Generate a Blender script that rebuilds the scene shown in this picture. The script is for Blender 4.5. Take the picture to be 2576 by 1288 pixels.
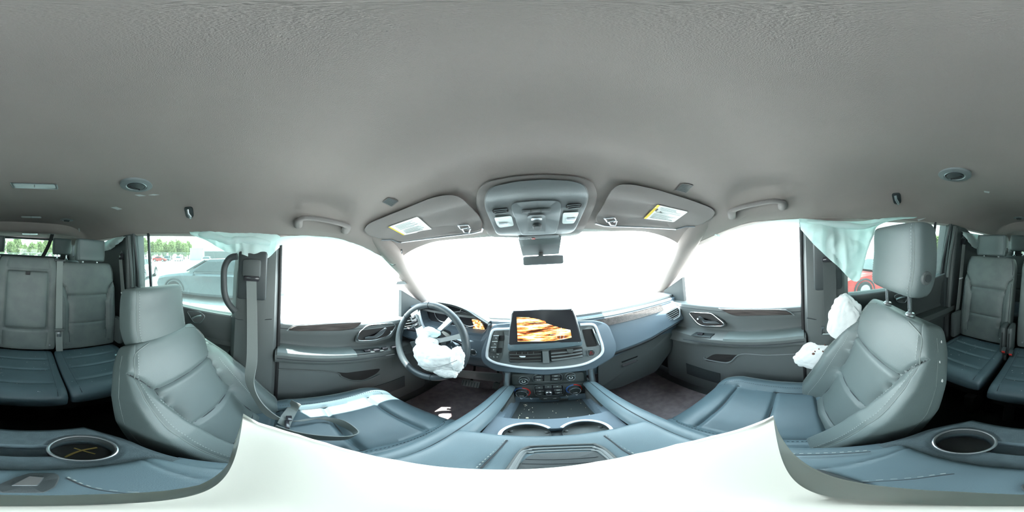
import bpy, bmesh, math, random
from math import sin, cos, pi, radians, sqrt, atan2, exp
from mathutils import Vector, Matrix, noise
random.seed(7)
for o in list(bpy.data.objects): bpy.data.objects.remove(o)
SC = bpy.context.scene
COL = SC.collection
# ------------------------------------------------------------------ camera, world, sun, exposure
H = 1.05                                   # lens height above the vehicle floor
_yaw, _roll, _pit = radians(10.13), radians(2.93), radians(-1.5)
_X = Vector((cos(_roll)*cos(_yaw), -cos(_roll)*sin(_yaw), sin(_roll)))
_F = Vector((sin(_yaw), cos(_yaw), 0)); _F = (_F - _X*_F.dot(_X)).normalized(); _U = _X.cross(_F)
_F2 = _F*cos(_pit) + _U*sin(_pit); _U2 = _X.cross(_F2)
RM = Matrix((_X, _F2, _U2))                # level outdoor frame -> vehicle frame (the vehicle leans a little)
CAMP = Vector((0, 0, H))
cam = bpy.data.cameras.new('camera'); cam.type = 'PANO'
cam.panorama_type = 'EQUIRECTANGULAR'
try: cam.cycles.panorama_type = 'EQUIRECTANGULAR'
except Exception: pass
cam.clip_start = 0.01; cam.clip_end = 500
co = bpy.data.objects.new('camera', cam); COL.objects.link(co)
r3 = Matrix((RM @ Vector((1, 0, 0)), RM @ Vector((0, 0, 1)), -(RM @ Vector((0, 1, 0))))).transposed()
co.matrix_world = Matrix.Translation(CAMP) @ r3.to_4x4()
SC.camera = co
W = bpy.data.worlds.new('world'); SC.world = W; W.use_nodes = True
wn = W.node_tree; wn.nodes.clear()
bg = wn.nodes.new('ShaderNodeBackground'); wo = wn.nodes.new('ShaderNodeOutputWorld')
tcw = wn.nodes.new('ShaderNodeTexCoord'); sx = wn.nodes.new('ShaderNodeSeparateXYZ'); rw = wn.nodes.new('ShaderNodeValToRGB')
wn.links.new(tcw.outputs['Generated'], sx.inputs[0]); wn.links.new(sx.outputs['Z'], rw.inputs[0]); wn.links.new(rw.outputs[0], bg.inputs[0])
rw.color_ramp.elements[0].position = 0.0; rw.color_ramp.elements[0].color = (1, 1, 1, 1)
rw.color_ramp.elements[1].position = 0.8; rw.color_ramp.elements[1].color = (.72, .88, 1, 1)
bg.inputs[1].default_value = 7.0
wn.links.new(bg.outputs[0], wo.inputs[0])
sl = bpy.data.lights.new('sun', 'SUN'); sl.energy = 18; sl.angle = radians(.6); sl.color = (1, .97, .92)
so = bpy.data.objects.new('sun', sl); COL.objects.link(so); so.location = (-3, -2, 12)
so.rotation_euler = Vector((-.25, -.13, 1)).to_track_quat('Z', 'Y').to_euler()
SC.view_settings.view_transform = 'Standard'; SC.view_settings.look = 'None'
SC.view_settings.exposure = 1.15; SC.view_settings.gamma = 1; SC.view_settings.use_curve_mapping = False

# ------------------------------------------------------------------ measuring helpers
def ray(u, v):
    a = (u-1288)/2576*2*pi; l = (644-v)/1288*pi
    return RM @ Vector((cos(l)*sin(a), cos(l)*cos(a), sin(l)))
def P(u, v, ax, val):
    r = ray(u, v); k = 'xyz'.index(ax)
    t = (val-(H if ax == 'z' else 0))/r[k]
    return CAMP + r*t
class Plane:
    def __init__(s, p, n): s.p = Vector(p); s.n = Vector(n).normalized()
    def __call__(s, u, v, off=0):
        r = ray(u, v); t = (s.p+s.n*off-CAMP).dot(s.n)/r.dot(s.n)
        return CAMP + r*t
def lerp(tab, x):
    if x <= tab[0][0]: return tab[0][1]
    for (a, b), (c, d) in zip(tab, tab[1:]):
        if x <= c: return b+(d-b)*(x-a)/(c-a)
    return tab[-1][1]
def slerp_(tab, x):
    if x <= tab[0][0]: return tab[0][1]
    for i in range(len(tab)-1):
        a, b = tab[i]; c, d = tab[i+1]
        if x <= c:
            t = (x-a)/(c-a); t = t*t*(3-2*t); return b+(d-b)*t
    return tab[-1][1]
ZC = [(-2.95, 1.31), (-2.05, 1.33), (-1.97, 1.285), (-1.80, 1.265), (-1.74, 1.30), (-1.70, 1.36), (-1.2, 1.36), (-.5, 1.345), (.1, 1.32), (.3, 1.285), (.42, 1.245), (.5, 1.215), (.6, 1.17), (.64, 1.155)]
ZE = [(-2.95, 1.19), (-1.3, 1.205), (-.9, 1.21), (-.75, 1.2), (-.44, 1.182), (-.25, 1.172), (0, 1.168), (.2, 1.163), (.3, 1.14), (.45, 1.095), (.52, 1.08), (.6, 1.06), (.64, 1.05)]
def zceil(x, y):
    c = slerp_(ZC, y); e = lerp(ZE, y); a = abs(x)/.66
    if a <= 1: return c-(c-e)*a**6
    return e + min(.03, (abs(x)-.66)*.5)
def CE(u, v, off=0):
    r = ray(u, v); t = .12
    for i in range(2600):
        p = CAMP+r*t
        if p.z >= zceil(p.x, p.y)-off:
            lo, hi = t-.0015, t
            for _ in range(14):
                m = (lo+hi)/2; p = CAMP+r*m
                if p.z >= zceil(p.x, p.y)-off: hi = m
                else: lo = m
            return CAMP+r*hi
        t += .0015
    return p

# ------------------------------------------------------------------ materials
MT = {}
def mat(name, col, rough=.5, metal=0, bump=0, bscale=400, noise_amt=0, nscale=8, col2=None, emit=None, spec=.5, coat=0, alpha=1, trans=0, sheen=0, streak=None):
    m = bpy.data.materials.new(name); m.use_nodes = True; nt = m.node_tree; b = nt.nodes['Principled BSDF']
    b.inputs['Base Color'].default_value = (*col, 1); b.inputs['Roughness'].default_value = rough; b.inputs['Metallic'].default_value = metal
    b.inputs['Specular IOR Level'].default_value = spec; b.inputs['Coat Weight'].default_value = coat
    tc = nt.nodes.new('ShaderNodeTexCoord')
    if noise_amt or col2:
        n = nt.nodes.new('ShaderNodeTexNoise'); n.inputs['Scale'].default_value = nscale; n.inputs['Detail'].default_value = 5
        if streak:
            mp = nt.nodes.new('ShaderNodeMapping'); mp.inputs['Scale'].default_value = streak
            nt.links.new(tc.outputs['Object'], mp.inputs[0]); nt.links.new(mp.outputs[0], n.inputs['Vector'])
        else: nt.links.new(tc.outputs['Object'], n.inputs['Vector'])
        rp = nt.nodes.new('ShaderNodeValToRGB'); c2 = col2 or tuple(min(1, c*(1+noise_amt)) for c in col)
        rp.color_ramp.elements[0].position = .35; rp.color_ramp.elements[1].position = .65
        rp.color_ramp.elements[0].color = (*col, 1); rp.color_ramp.elements[1].color = (*c2, 1)
        nt.links.new(n.outputs['Fac'], rp.inputs[0]); nt.links.new(rp.outputs[0], b.inputs['Base Color'])
    if bump:
        n2 = nt.nodes.new('ShaderNodeTexNoise'); n2.inputs['Scale'].default_value = bscale; n2.inputs['Detail'].default_value = 3
        nt.links.new(tc.outputs['Object'], n2.inputs['Vector'])
        bp = nt.nodes.new('ShaderNodeBump'); bp.inputs['Strength'].default_value = bump; bp.inputs['Distance'].default_value = .002
        nt.links.new(n2.outputs['Fac'], bp.inputs['Height']); nt.links.new(bp.outputs[0], b.inputs['Normal'])
    if emit:
        b.inputs['Emission Color'].default_value = (*emit[:3], 1); b.inputs['Emission Strength'].default_value = emit[3]
    if trans:
        t = nt.nodes.new('ShaderNodeBsdfTranslucent'); t.inputs[0].default_value = (*col, 1)
        mx = nt.nodes.new('ShaderNodeMixShader'); mx.inputs[0].default_value = trans
        out = nt.nodes['Material Output']; nt.links.new(b.outputs[0], mx.inputs[1]); nt.links.new(t.outputs[0], mx.inputs[2]); nt.links.new(mx.outputs[0], out.inputs[0])
    MT[name] = m; return m
def glass(name, tint, refl=.06, haze=0):
    m = bpy.data.materials.new(name); m.use_nodes = True; nt = m.node_tree; nt.nodes.remove(nt.nodes['Principled BSDF'])
    t = nt.nodes.new('ShaderNodeBsdfTransparent'); t.inputs[0].default_value = (*tint, 1)
    g = nt.nodes.new('ShaderNodeBsdfGlossy'); g.inputs['Roughness'].default_value = .03
    mx = nt.nodes.new('ShaderNodeMixShader'); mx.inputs[0].default_value = refl
    out = nt.nodes['Material Output']; nt.links.new(t.outputs[0], mx.inputs[1]); nt.links.new(g.outputs[0], mx.inputs[2])
    if haze:
        d = nt.nodes.new('ShaderNodeBsdfTranslucent'); d.inputs[0].default_value = (.9, .95, .93, 1)
        m2 = nt.nodes.new('ShaderNodeMixShader'); m2.inputs[0].default_value = haze
        nt.links.new(mx.outputs[0], m2.inputs[1]); nt.links.new(d.outputs[0], m2.inputs[2]); nt.links.new(m2.outputs[0], out.inputs[0])
    else: nt.links.new(mx.outputs[0], out.inputs[0])
    MT[name] = m; return m
mat('leather', (.088, .112, .112), .42, bump=.25, bscale=700, noise_amt=.25, nscale=3)
mat('leather_insert', (.082, .120, .138), .38, bump=.15, bscale=900, noise_amt=.3, nscale=4)
mat('leather_dusty', (.088, .106, .106), .5, bump=.25, bscale=700, col2=(.11, .13, .125), nscale=14)
mat('stitch', (.30, .34, .33), .7)
mat('piping', (.12, .145, .14), .5)
mat('seam', (.02, .025, .03), .7)
mat('headliner', (.27, .235, .22), .95, bump=.5, bscale=900, noise_amt=.12, nscale=2, spec=.1)
mat('visor', (.225, .205, .195), .9, bump=.4, bscale=900, spec=.1)
mat('plastic', (.075, .085, .085), .55, bump=.2, bscale=800)
mat('plastic_dark', (.034, .042, .044), .5, bump=.15, bscale=800)
mat('plastic_light', (.15, .17, .175), .5, bump=.1, bscale=800)
mat('plastic_gloss', (.03, .03, .035), .15)
mat('dash_soft', (.11, .15, .185), .55, bump=.25, bscale=800)
mat('dash_top', (.2, .215, .22), .6, bump=.3, bscale=700)
mat('black', (.008, .008, .009), .6)
mat('recess_shade', (.018, .016, .016), .8)  # near-black puts the shade of hollows into flat plates
mat('door_trim', (.115, .128, .128), .5, bump=.2, bscale=800)  # lighter copy of plastic; the brighter front cabin is put into its colour
mat('pillar_cloth', (.34, .36, .35), .7, bump=.2, bscale=800)
mat('rim_leather', (.05, .064, .072), .35, bump=.2, bscale=900)
mat('console_plastic', (.055, .078, .088), .6, bump=.4, bscale=500, noise_amt=.3, nscale=60)
mat('carpet', (.32, .265, .275), 1, bump=1, bscale=500, noise_amt=.3, nscale=30, spec=.05)  # albedo raised to put the pale footwell haze into the colour
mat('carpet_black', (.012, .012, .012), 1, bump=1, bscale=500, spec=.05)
mat('wood', (.035, .027, .025), .4, col2=(.085, .07, .066), nscale=6, streak=(30, 2, 40))
mat('wood_red', (.05, .02, .015), .3, col2=(.16, .07, .05), nscale=6, streak=(30, 2, 40))
mat('chrome', (.75, .78, .8), .18, 1)
mat('satin', (.5, .53, .55), .35, 1)
mat('white_trim', (.8, .85, .9), .3)
mat('paper', (.85, .87, .84), .6)
mat('yellow', (.75, .55, .04), .6)
mat('ink', (.16, .18, .18), .7)
mat('print_light', (.5, .52, .52), .6)
mat('mark_white', (.75, .8, .82), .5)
mat('belt', (.19, .21, .205), .75, bump=.4, bscale=900)
mat('belt_dark', (.06, .07, .07), .75, bump=.4, bscale=900)
mat('red', (.5, .02, .015), .4)
mat('blue', (.04, .12, .4), .4)
mat('curtain', (.76, .89, .87), .8, bump=.4, bscale=60, noise_amt=.1, nscale=6, trans=.45)
mat('bag_white', (.93, .95, .95), .85, bump=.4, bscale=40, trans=.2)
mat('bag_blue', (.72, .88, .92), .8, bump=.4, bscale=40, trans=.2)
mat('blood', (.12, .05, .035), .7)
mat('steel', (.35, .37, .37), .35, 1)
mat('pedal', (.25, .25, .24), .6)
mat('camera_base', (.72, .75, .70), .28, coat=.6)
mat('lamp_lens', (.85, .92, .9), .25, trans=.3)
mat('asphalt', (.42, .42, .42), .9, noise_amt=.15, nscale=.6)
mat('leaf', (.26, .33, .11), .7, col2=(.52, .54, .26), nscale=.8, trans=.3)
mat('bark', (.12, .09, .07), .9)
mat('car_silver', (.10, .125, .135), .3, .3, coat=.5)
mat('car_white', (.75, .76, .76), .3, coat=.5)
mat('car_red', (.42, .035, .03), .3, coat=.5)
mat('car_dark', (.06, .07, .08), .3, coat=.5)
mat('car_glass', (.05, .07, .075), .12)
mat('tyre', (.03, .03, .03), .8)
mat('wall_grey', (.5, .55, .56), .8)
mat('wall_dark', (.16, .17, .17), .8)
mat('metal_fence', (.3, .33, .32), .5, .5)
mat('straw', (.75, .6, .2), .7)
mat('crumb', (.6, .55, .42), .8)
glass('window_glass', (.93, .97, .96), .04)
glass('rear_glass', (.40, .48, .46), .05, .012)
# lit picture on the displays: streaked street lights
def screen_mat(name, scale, rot, stren):
    m = bpy.data.materials.new(name); m.use_nodes = True; nt = m.node_tree; nt.nodes.clear()
    N = nt.nodes.new; L = nt.links.new
    tc = N('ShaderNodeTexCoord'); mp = N('ShaderNodeMapping'); mp.inputs['Rotation'].default_value = (0, rot, 0); mp.inputs['Scale'].default_value = scale
    n = N('ShaderNodeTexNoise'); n.inputs['Scale'].default_value = 1; n.inputs['Detail'].default_value = 6; n.inputs['Roughness'].default_value = .65
    r = N('ShaderNodeValToRGB'); r.color_ramp.elements[0].position = .40; r.color_ramp.elements[0].color = (.05, .018, .01, 1)
    r.color_ramp.elements[1].position = .62; r.color_ramp.elements[1].color = (1, .93, .75, 1)
    e = r.color_ramp.elements.new(.455); e.color = (.55, .15, .05, 1); e = r.color_ramp.elements.new(.51); e.color = (1, .50, .12, 1); e = r.color_ramp.elements.new(.56); e.color = (1, .78, .45, 1)
    em = N('ShaderNodeEmission'); em.inputs[1].default_value = stren; o = N('ShaderNodeOutputMaterial')
    L(tc.outputs['Object'], mp.inputs[0]); L(mp.outputs[0], n.inputs['Vector']); L(n.outputs['Fac'], r.inputs[0]); L(r.outputs[0], em.inputs[0]); L(em.outputs[0], o.inputs[0])
    MT[name] = m
screen_mat('screen_lit', (14, 30, 120), radians(-24), 1.1)
screen_mat('cluster_lit', (60, 40, 90), radians(20), 1.3)

# ------------------------------------------------------------------ object helpers
def tag(o, label=None, cat=None, group=None, kind=None):
    if label: o['label'] = label
    if cat: o['category'] = cat
    if group: o['group'] = group
    if kind: o['kind'] = kind
    return o
def thing(name, label, cat, loc=(0, 0, 0), group=None):
    o = bpy.data.objects.new(name, None); COL.objects.link(o); o.location = loc; o.empty_display_size = .05
    return tag(o, label, cat, group)
def origin(o):
    v = Vector((0, 0, 0))
    while o is not None: v += o.location; o = o.parent
    return v
def mk(name, VF, m, parent=None, flat=False, ang=38):
    V, F = VF
    V = [Vector(v) for v in V]
    if parent is not None: org = origin(parent)
    else:
        org = Vector((sum(v.x for v in V)/len(V), sum(v.y for v in V)/len(V), min(v.z for v in V)))
    me = bpy.data.meshes.new(name); me.from_pydata([v-org for v in V], [], F)
    bm = bmesh.new(); bm.from_mesh(me); bmesh.ops.recalc_face_normals(bm, faces=bm.faces); bm.to_mesh(me); bm.free()
    me.materials.append(MT[m])
    if not flat:
        me.shade_smooth(); me.set_sharp_from_angle(angle=radians(ang))
    o = bpy.data.objects.new(name, me); COL.objects.link(o)
    if parent is not None: o.parent = parent
    else: o.location = org
    return o
def joinvf(*L):
    V = []; F = []
    for v, f in L:
        k = len(V); V += [Vector(p) for p in v]; F += [tuple(i+k for i in q) for q in f]
    return V, F
def rbox(c, s, r=.004, rot=None, seg=2):
    """rounded box centred at c, size s, optional 3x3 rotation"""
    bm = bmesh.new(); bmesh.ops.create_cube(bm, size=1)
    for v in bm.verts: v.co = Vector((v.co.x*s[0], v.co.y*s[1], v.co.z*s[2]))
    if r > 0: bmesh.ops.bevel(bm, geom=bm.edges[:]+bm.verts[:], offset=min(r, min(s)*.49), segments=seg, profile=.5, affect='EDGES')
    M = rot or Matrix.Identity(3); c = Vector(c)
    bm.verts.ensure_lookup_table()
    V = [M @ v.co + c for v in bm.verts]; F = [tuple(v.index for v in f.verts) for f in bm.faces]
    bm.free(); return V, F
def basis(x, y, z): return Matrix((Vector(x), Vector(y), Vector(z))).transposed()
def frame(n, up=(0, 0, 1)):
    n = Vector(n).normalized(); up = Vector(up); x = up.cross(n).normalized(); y = n.cross(x)
    return basis(x, y, n)                 # local z = n, local y ~ up
def cyl(c, n, r, h, seg=20, r2=None, bev=0):
    """disc/cylinder starting at c along n"""
    M = frame(n, (0, 0, 1) if abs(Vector(n).normalized().z) < .95 else (0, 1, 0)); c = Vector(c); r2 = r if r2 is None else r2
    prof = [(r, 0), (r2, h)] if not bev else [(r, 0), (r2, h-bev), (r2-bev, h)]
    V = []; F = []
    for (q, z) in prof:
        for i in range(seg):
            a = 2*pi*i/seg; V.append(c+M @ Vector((q*cos(a), q*sin(a), z)))
    for k in range(len(prof)-1):
        for i in range(seg): j = (i+1) % seg; F.append((k*seg+i, k*seg+j, (k+1)*seg+j, (k+1)*seg+i))
    F.append(tuple(range(seg))); F.append(tuple((len(prof)-1)*seg+i for i in range(seg)))
    return V, F
def cat(pts, n=6, closed=False):
    pts = [Vector(p) for p in pts]; out = []; N = len(pts)
    rng = range(N if closed else N-1)
    for i in rng:
        if closed: a, b, c, d = pts[(i-1) % N], pts[i], pts[(i+1) % N], pts[(i+2) % N]
        else: a, b, c, d = pts[max(i-1, 0)], pts[i], pts[i+1], pts[min(i+2, N-1)]
        for k in range(n):
            t = k/n; out.append(.5*((2*b)+(c-a)*t+(2*a-5*b+4*c-d)*t*t+(3*b-a-3*c+d)*t**3))
    if not closed: out.append(pts[-1])
    return out
def tube(pts, r, n=8, closed=False, flat=1, up=(0, 0, 1)):
    """tube along pts; r number or list; flat squashes along 'up'"""
    pts = [Vector(p) for p in pts]; N = len(pts); V = []; F = []; up = Vector(up)
    for i, p in enumerate(pts):
        if closed: t = pts[(i+1) % N]-pts[i-1]
        else: t = pts[min(i+1, N-1)]-pts[max(i-1, 0)]
        t = t.normalized() if t.length > 1e-9 else Vector((0, 1, 0))
        s = t.cross(up)
        if s.length < 1e-3: s = t.cross(Vector((1, .1, 0)))
        s.normalize(); w = s.cross(t); q = r[i] if isinstance(r, (list, tuple)) else r
        for k in range(n):
            a = 2*pi*k/n; V.append(p+s*cos(a)*q+w*sin(a)*q*flat)
    M = N if closed else N-1
    for i in range(M):
        for k in range(n):
            a = i*n+k; b = i*n+(k+1) % n; c = ((i+1) % N)*n+(k+1) % n; d = ((i+1) % N)*n+k; F.append((a, b, c, d))
    if not closed: F.append(tuple(range(n))); F.append(tuple((N-1)*n+k for k in range(n)))
    return V, F
def ribbon(pts, wd, w, th=.0016):
    """webbing along pts, wd = width direction (vector or list)"""
    pts = [Vector(p) for p in pts]; V = []; F = []; N = len(pts)
    for i, p in enumerate(pts):
        d = Vector(wd[i] if isinstance(wd, list) else wd).normalized()
        t = (pts[min(i+1, N-1)]-pts[max(i-1, 0)]).normalized(); nn = d.cross(t).normalized()
        for a, b in ((-1, -1), (1, -1), (1, 1), (-1, 1)): V.append(p+d*a*w/2+nn*b*th)
    for i in range(N-1):
        for k in range(4): F.append((i*4+k, i*4+(k+1) % 4, (i+1)*4+(k+1) % 4, (i+1)*4+k))
    F.append((0, 1, 2, 3)); F.append(tuple((N-1)*4+k for k in range(4)))
    return V, F
def loft(rings, closed=True, cap=True):
    V = [Vector(p) for r in rings for p in r]; n = len(rings[0]); F = []
    for i in range(len(rings)-1):
        for k in range(n if closed else n-1):
            F.append((i*n+k, i*n+(k+1) % n, (i+1)*n+(k+1) % n, (i+1)*n+k))
    if cap and closed: F.append(tuple(range(n))); F.append(tuple((len(rings)-1)*n+k for k in range(n)))
    return V, F
def rc(px, r=6, n=4):
    """round the corners of a pixel polygon"""
    out = []; N = len(px)
    for i in range(N):
        a, b, c = Vector(px[i-1]), Vector(px[i]), Vector(px[(i+1) % N])
        ra = min(r, (a-b).length*.45); rb = min(r, (c-b).length*.45)
        p = b+(a-b).normalized()*ra; q = b+(c-b).normalized()*rb
        for k in range(n+1):
            t = k/n; out.append(tuple((1-t)**2*p+2*t*(1-t)*b+t*t*q))
    return out
def densify(px, step=12):
    out = []
    for i, p in enumerate(px):
        q = px[(i+1) % len(px)]; L = sqrt((q[0]-p[0])**2+(q[1]-p[1])**2); n = max(1, int(L/step))
        out += [(p[0]+(q[0]-p[0])*k/n, p[1]+(q[1]-p[1])*k/n) for k in range(n)]
    return out
def plate(px, S, th=.004, edge=.93, base=0, crown=0):
    """raised plate with a softened edge: pixel outline laid onto surface S(u,v,offset)"""
    px = densify(px)
    cu = (max(p[0] for p in px)+min(p[0] for p in px))/2; cv = (max(p[1] for p in px)+min(p[1] for p in px))/2
    def ring(k, off): return [S(cu+(u-cu)*k, cv+(v-cv)*k, off) for u, v in px]
    NR = max(5, int(max(max(p[0] for p in px)-min(p[0] for p in px), 60)/14))
    R = [ring(1, base-.002), ring(1, base+th*.6), ring(edge, base+th)]
    if crown: R += [ring(edge*q, base+th+crown*(1-q*q)) for q in [1-(i+1)/NR for i in range(NR-1)]+[.02]]
    V, F = loft(R, cap=False); n = len(px); k = len(V); V.append(S(cu, cv, base+th+crown))
    m = (len(R)-1)*n
    for i in range(n): F.append((m+i, m+(i+1) % n, k))
    F.append(tuple(range(n)))
    return V, F
def grid(nx, ny, f, th=None, closed_edges=True):
    """surface grid f(s,t)->point (s,t in 0..1); th = Vector offset for a back side"""
    V = [Vector(f(i/nx, j/ny)) for j in range(ny+1) for i in range(nx+1)]; F = []
    w = nx+1
    for j in range(ny):
        for i in range(nx): F.append((j*w+i, j*w+i+1, (j+1)*w+i+1, (j+1)*w+i))
    if th is not None:
        k = len(V); V += [v+Vector(th) for v in V[:k]]
        F += [tuple(reversed([q+k for q in f_])) for f_ in F[:]]
        b = [i for i in range(w)]+[j*w+nx for j in range(1, ny+1)]+[ny*w+i for i in range(nx-1, -1, -1)]+[j*w for j in range(ny-1, 0, -1)]
        for a in range(len(b)): c = b[(a+1) % len(b)]; F.append((b[a], c, c+k, b[a]+k))
    return V, F
def sg(x): return -1 if x < 0 else 1
class Pad:
    """upholstered pad; O bottom centre, X right, L length direction, N front normal"""
    def __init__(s, O, X, L, N, w, ln, df, db, n=5, bump=None, ne=6, bend=None):
        s.O, s.X, s.L, s.N = Vector(O), Vector(X).normalized(), Vector(L).normalized(), Vector(N).normalized()
        s.w = w if callable(w) else (lambda t: w); s.ln, s.df, s.db, s.n, s.ne = ln, df, db, n, ne
        s.bump = bump or (lambda u, t: 0); s.bend = bend or (lambda t: 0)
    def e(s, t): return max(0, 1-abs(2*t-1)**s.ne)**(1/s.ne)
    def pt(s, u, t, d):
        k = s.e(t); w = s.w(t)*(.86+.14*k)
        return s.O+s.X*u*w+s.L*t*s.ln+s.N*(d+s.bend(t))
    def surf(s, u, t, off=0):
        d = s.df*max(0, 1-abs(u)**s.n)**(1/s.n)*s.e(t)+s.bump(u, t)*s.e(t)
        return s.pt(u, t, d+off)
    def mesh(s, nu=48, nt=40):
        ts = []
        for j in range(nt+1):
            q = j/nt; ts.append(.5-.5*cos(pi*q)*(1) if True else q)
        ts = [.4*a+.6*(j/nt) for j, a in enumerate(ts)]
        rings = []
        for t in ts:
            t = min(max(t, .0006), .9994); ring = []
            for i in range(nu):
                a = 2*pi*i/nu; c, si = cos(a), sin(a)
                u = sg(c)*abs(c)**(2/s.n*1.0) if True else c
                if si >= 0: p = s.surf(max(-1, min(1, u)), t)
                else:
                    d = -s.db*max(0, 1-abs(u)**s.n)**(1/s.n)*s.e(t); p = s.pt(u, t, d)
                ring.append(p)
            rings.append(ring)
        return loft(rings)
    def path(s, uts, off=.0005, n=6):
        uts = cat([(u, t, 0) for u, t in uts], n)
        return [s.surf(max(-.999, min(.999, p.x)), max(.001, min(.999, p.y)), off) for p in uts]
def resample(pts, step):
    out = [pts[0]]; acc = 0
    for a, b in zip(pts, pts[1:]):
        d = (b-a).length
        while acc+d >= step:
            k = (step-acc)/d if d else 1; a = a+(b-a)*k; out.append(a.copy()); d = (b-a).length; acc = 0
        acc += d
    return out
def dashes(pts, ln=.005, gap=.004, r=.0009):
    pts = resample([Vector(p) for p in pts], .0045); L = []
    for i in range(0, len(pts)-1, 2): L.append(tube([pts[i], pts[i+1]], r, 4))
    return joinvf(*L) if L else ([], [])
def text(name, s, c, right, up, size, m, parent, ext=.0006):
    cu = bpy.data.curves.new(name, 'FONT'); cu.body = s; cu.size = size; cu.extrude = ext; cu.align_x = 'CENTER'; cu.align_y = 'CENTER'; cu.resolution_u = 2
    o = bpy.data.objects.new(name, cu); COL.objects.link(o)
    dg = bpy.context.evaluated_depsgraph_get(); me = bpy.data.meshes.new_from_object(o.evaluated_get(dg)); bpy.data.objects.remove(o)
    r = Vector(right).normalized(); u = Vector(up); u = (u-r*u.dot(r)).normalized(); n = r.cross(u)
    M = basis(r, u, n); V = [M @ v.co + Vector(c) for v in me.vertices]; F = [tuple(p.vertices) for p in me.polygons]
    return mk(name, (V, F), m, parent, flat=True)
def crumple(c, s, amp=.25, fr=6, sub=4, rot=None, seed=0, pinch=None):
    bm = bmesh.new(); bmesh.ops.create_icosphere(bm, subdivisions=sub, radius=1); M = rot or Matrix.Identity(3); c = Vector(c)
    bm.verts.ensure_lookup_table(); V = []
    for v in bm.verts:
        d = v.co.normalized(); q = Vector((d.x*fr*.5+seed, d.y*fr*.5, d.z*fr*.5))
        a = noise.noise(q)*amp+abs(noise.noise(q*2.3))*amp*.7-abs(noise.noise(q*4.1))*amp*.35
        d = d*(1+a); V.append(M @ Vector((d.x*s[0], d.y*s[1], d.z*s[2]))+c)
    F = [tuple(v.index for v in f.verts) for f in bm.faces]; bm.free(); return V, F
# ------------------------------------------------------------------ structure
def struct(name, VF, m, label, parent=None, **k):
    o = mk(name, VF, m, parent, **k); tag(o, label, name.split('_')[0].split('.')[0], kind='structure'); return o
fl = struct('floor', rbox((0, -.85, -.03), (1.64, 4.2, .06), 0), 'carpet', 'dark carpeted vehicle floor under the seats')
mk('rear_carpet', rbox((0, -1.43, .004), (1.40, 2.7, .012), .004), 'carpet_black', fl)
mk('firewall', grid(12, 6, lambda s, t: (-.81+1.62*s, 1.0+.16*t, -.03+.70*t), (0, .03, 0)), 'carpet', fl)
def cf(s, t):
    x = -.70+1.40*s; y = -2.95+(3.585-.10*(abs(x)/.7)**3)*t; return (x, y, zceil(x, y))
ce = struct('ceiling', grid(84, 120, cf, (0, 0, .05)), 'headliner', 'grey woven fabric headliner over the whole cabin')
# rail lips closing the roof sides down to the window tops
for s, nm in ((-1, 'left'), (1, 'right')):
    def rail(a, t, s=s):
        y = -2.9+3.42*t; z = zceil(s*.67, y); return (s*(.664+.04*a), y, z-.004-.008*a)
    struct('trim_1' if s < 0 else 'trim_2', grid(4, 60, rail, (0, 0, .03)), 'headliner', f'cloth covered roof side rail above the {nm} doors')
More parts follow.
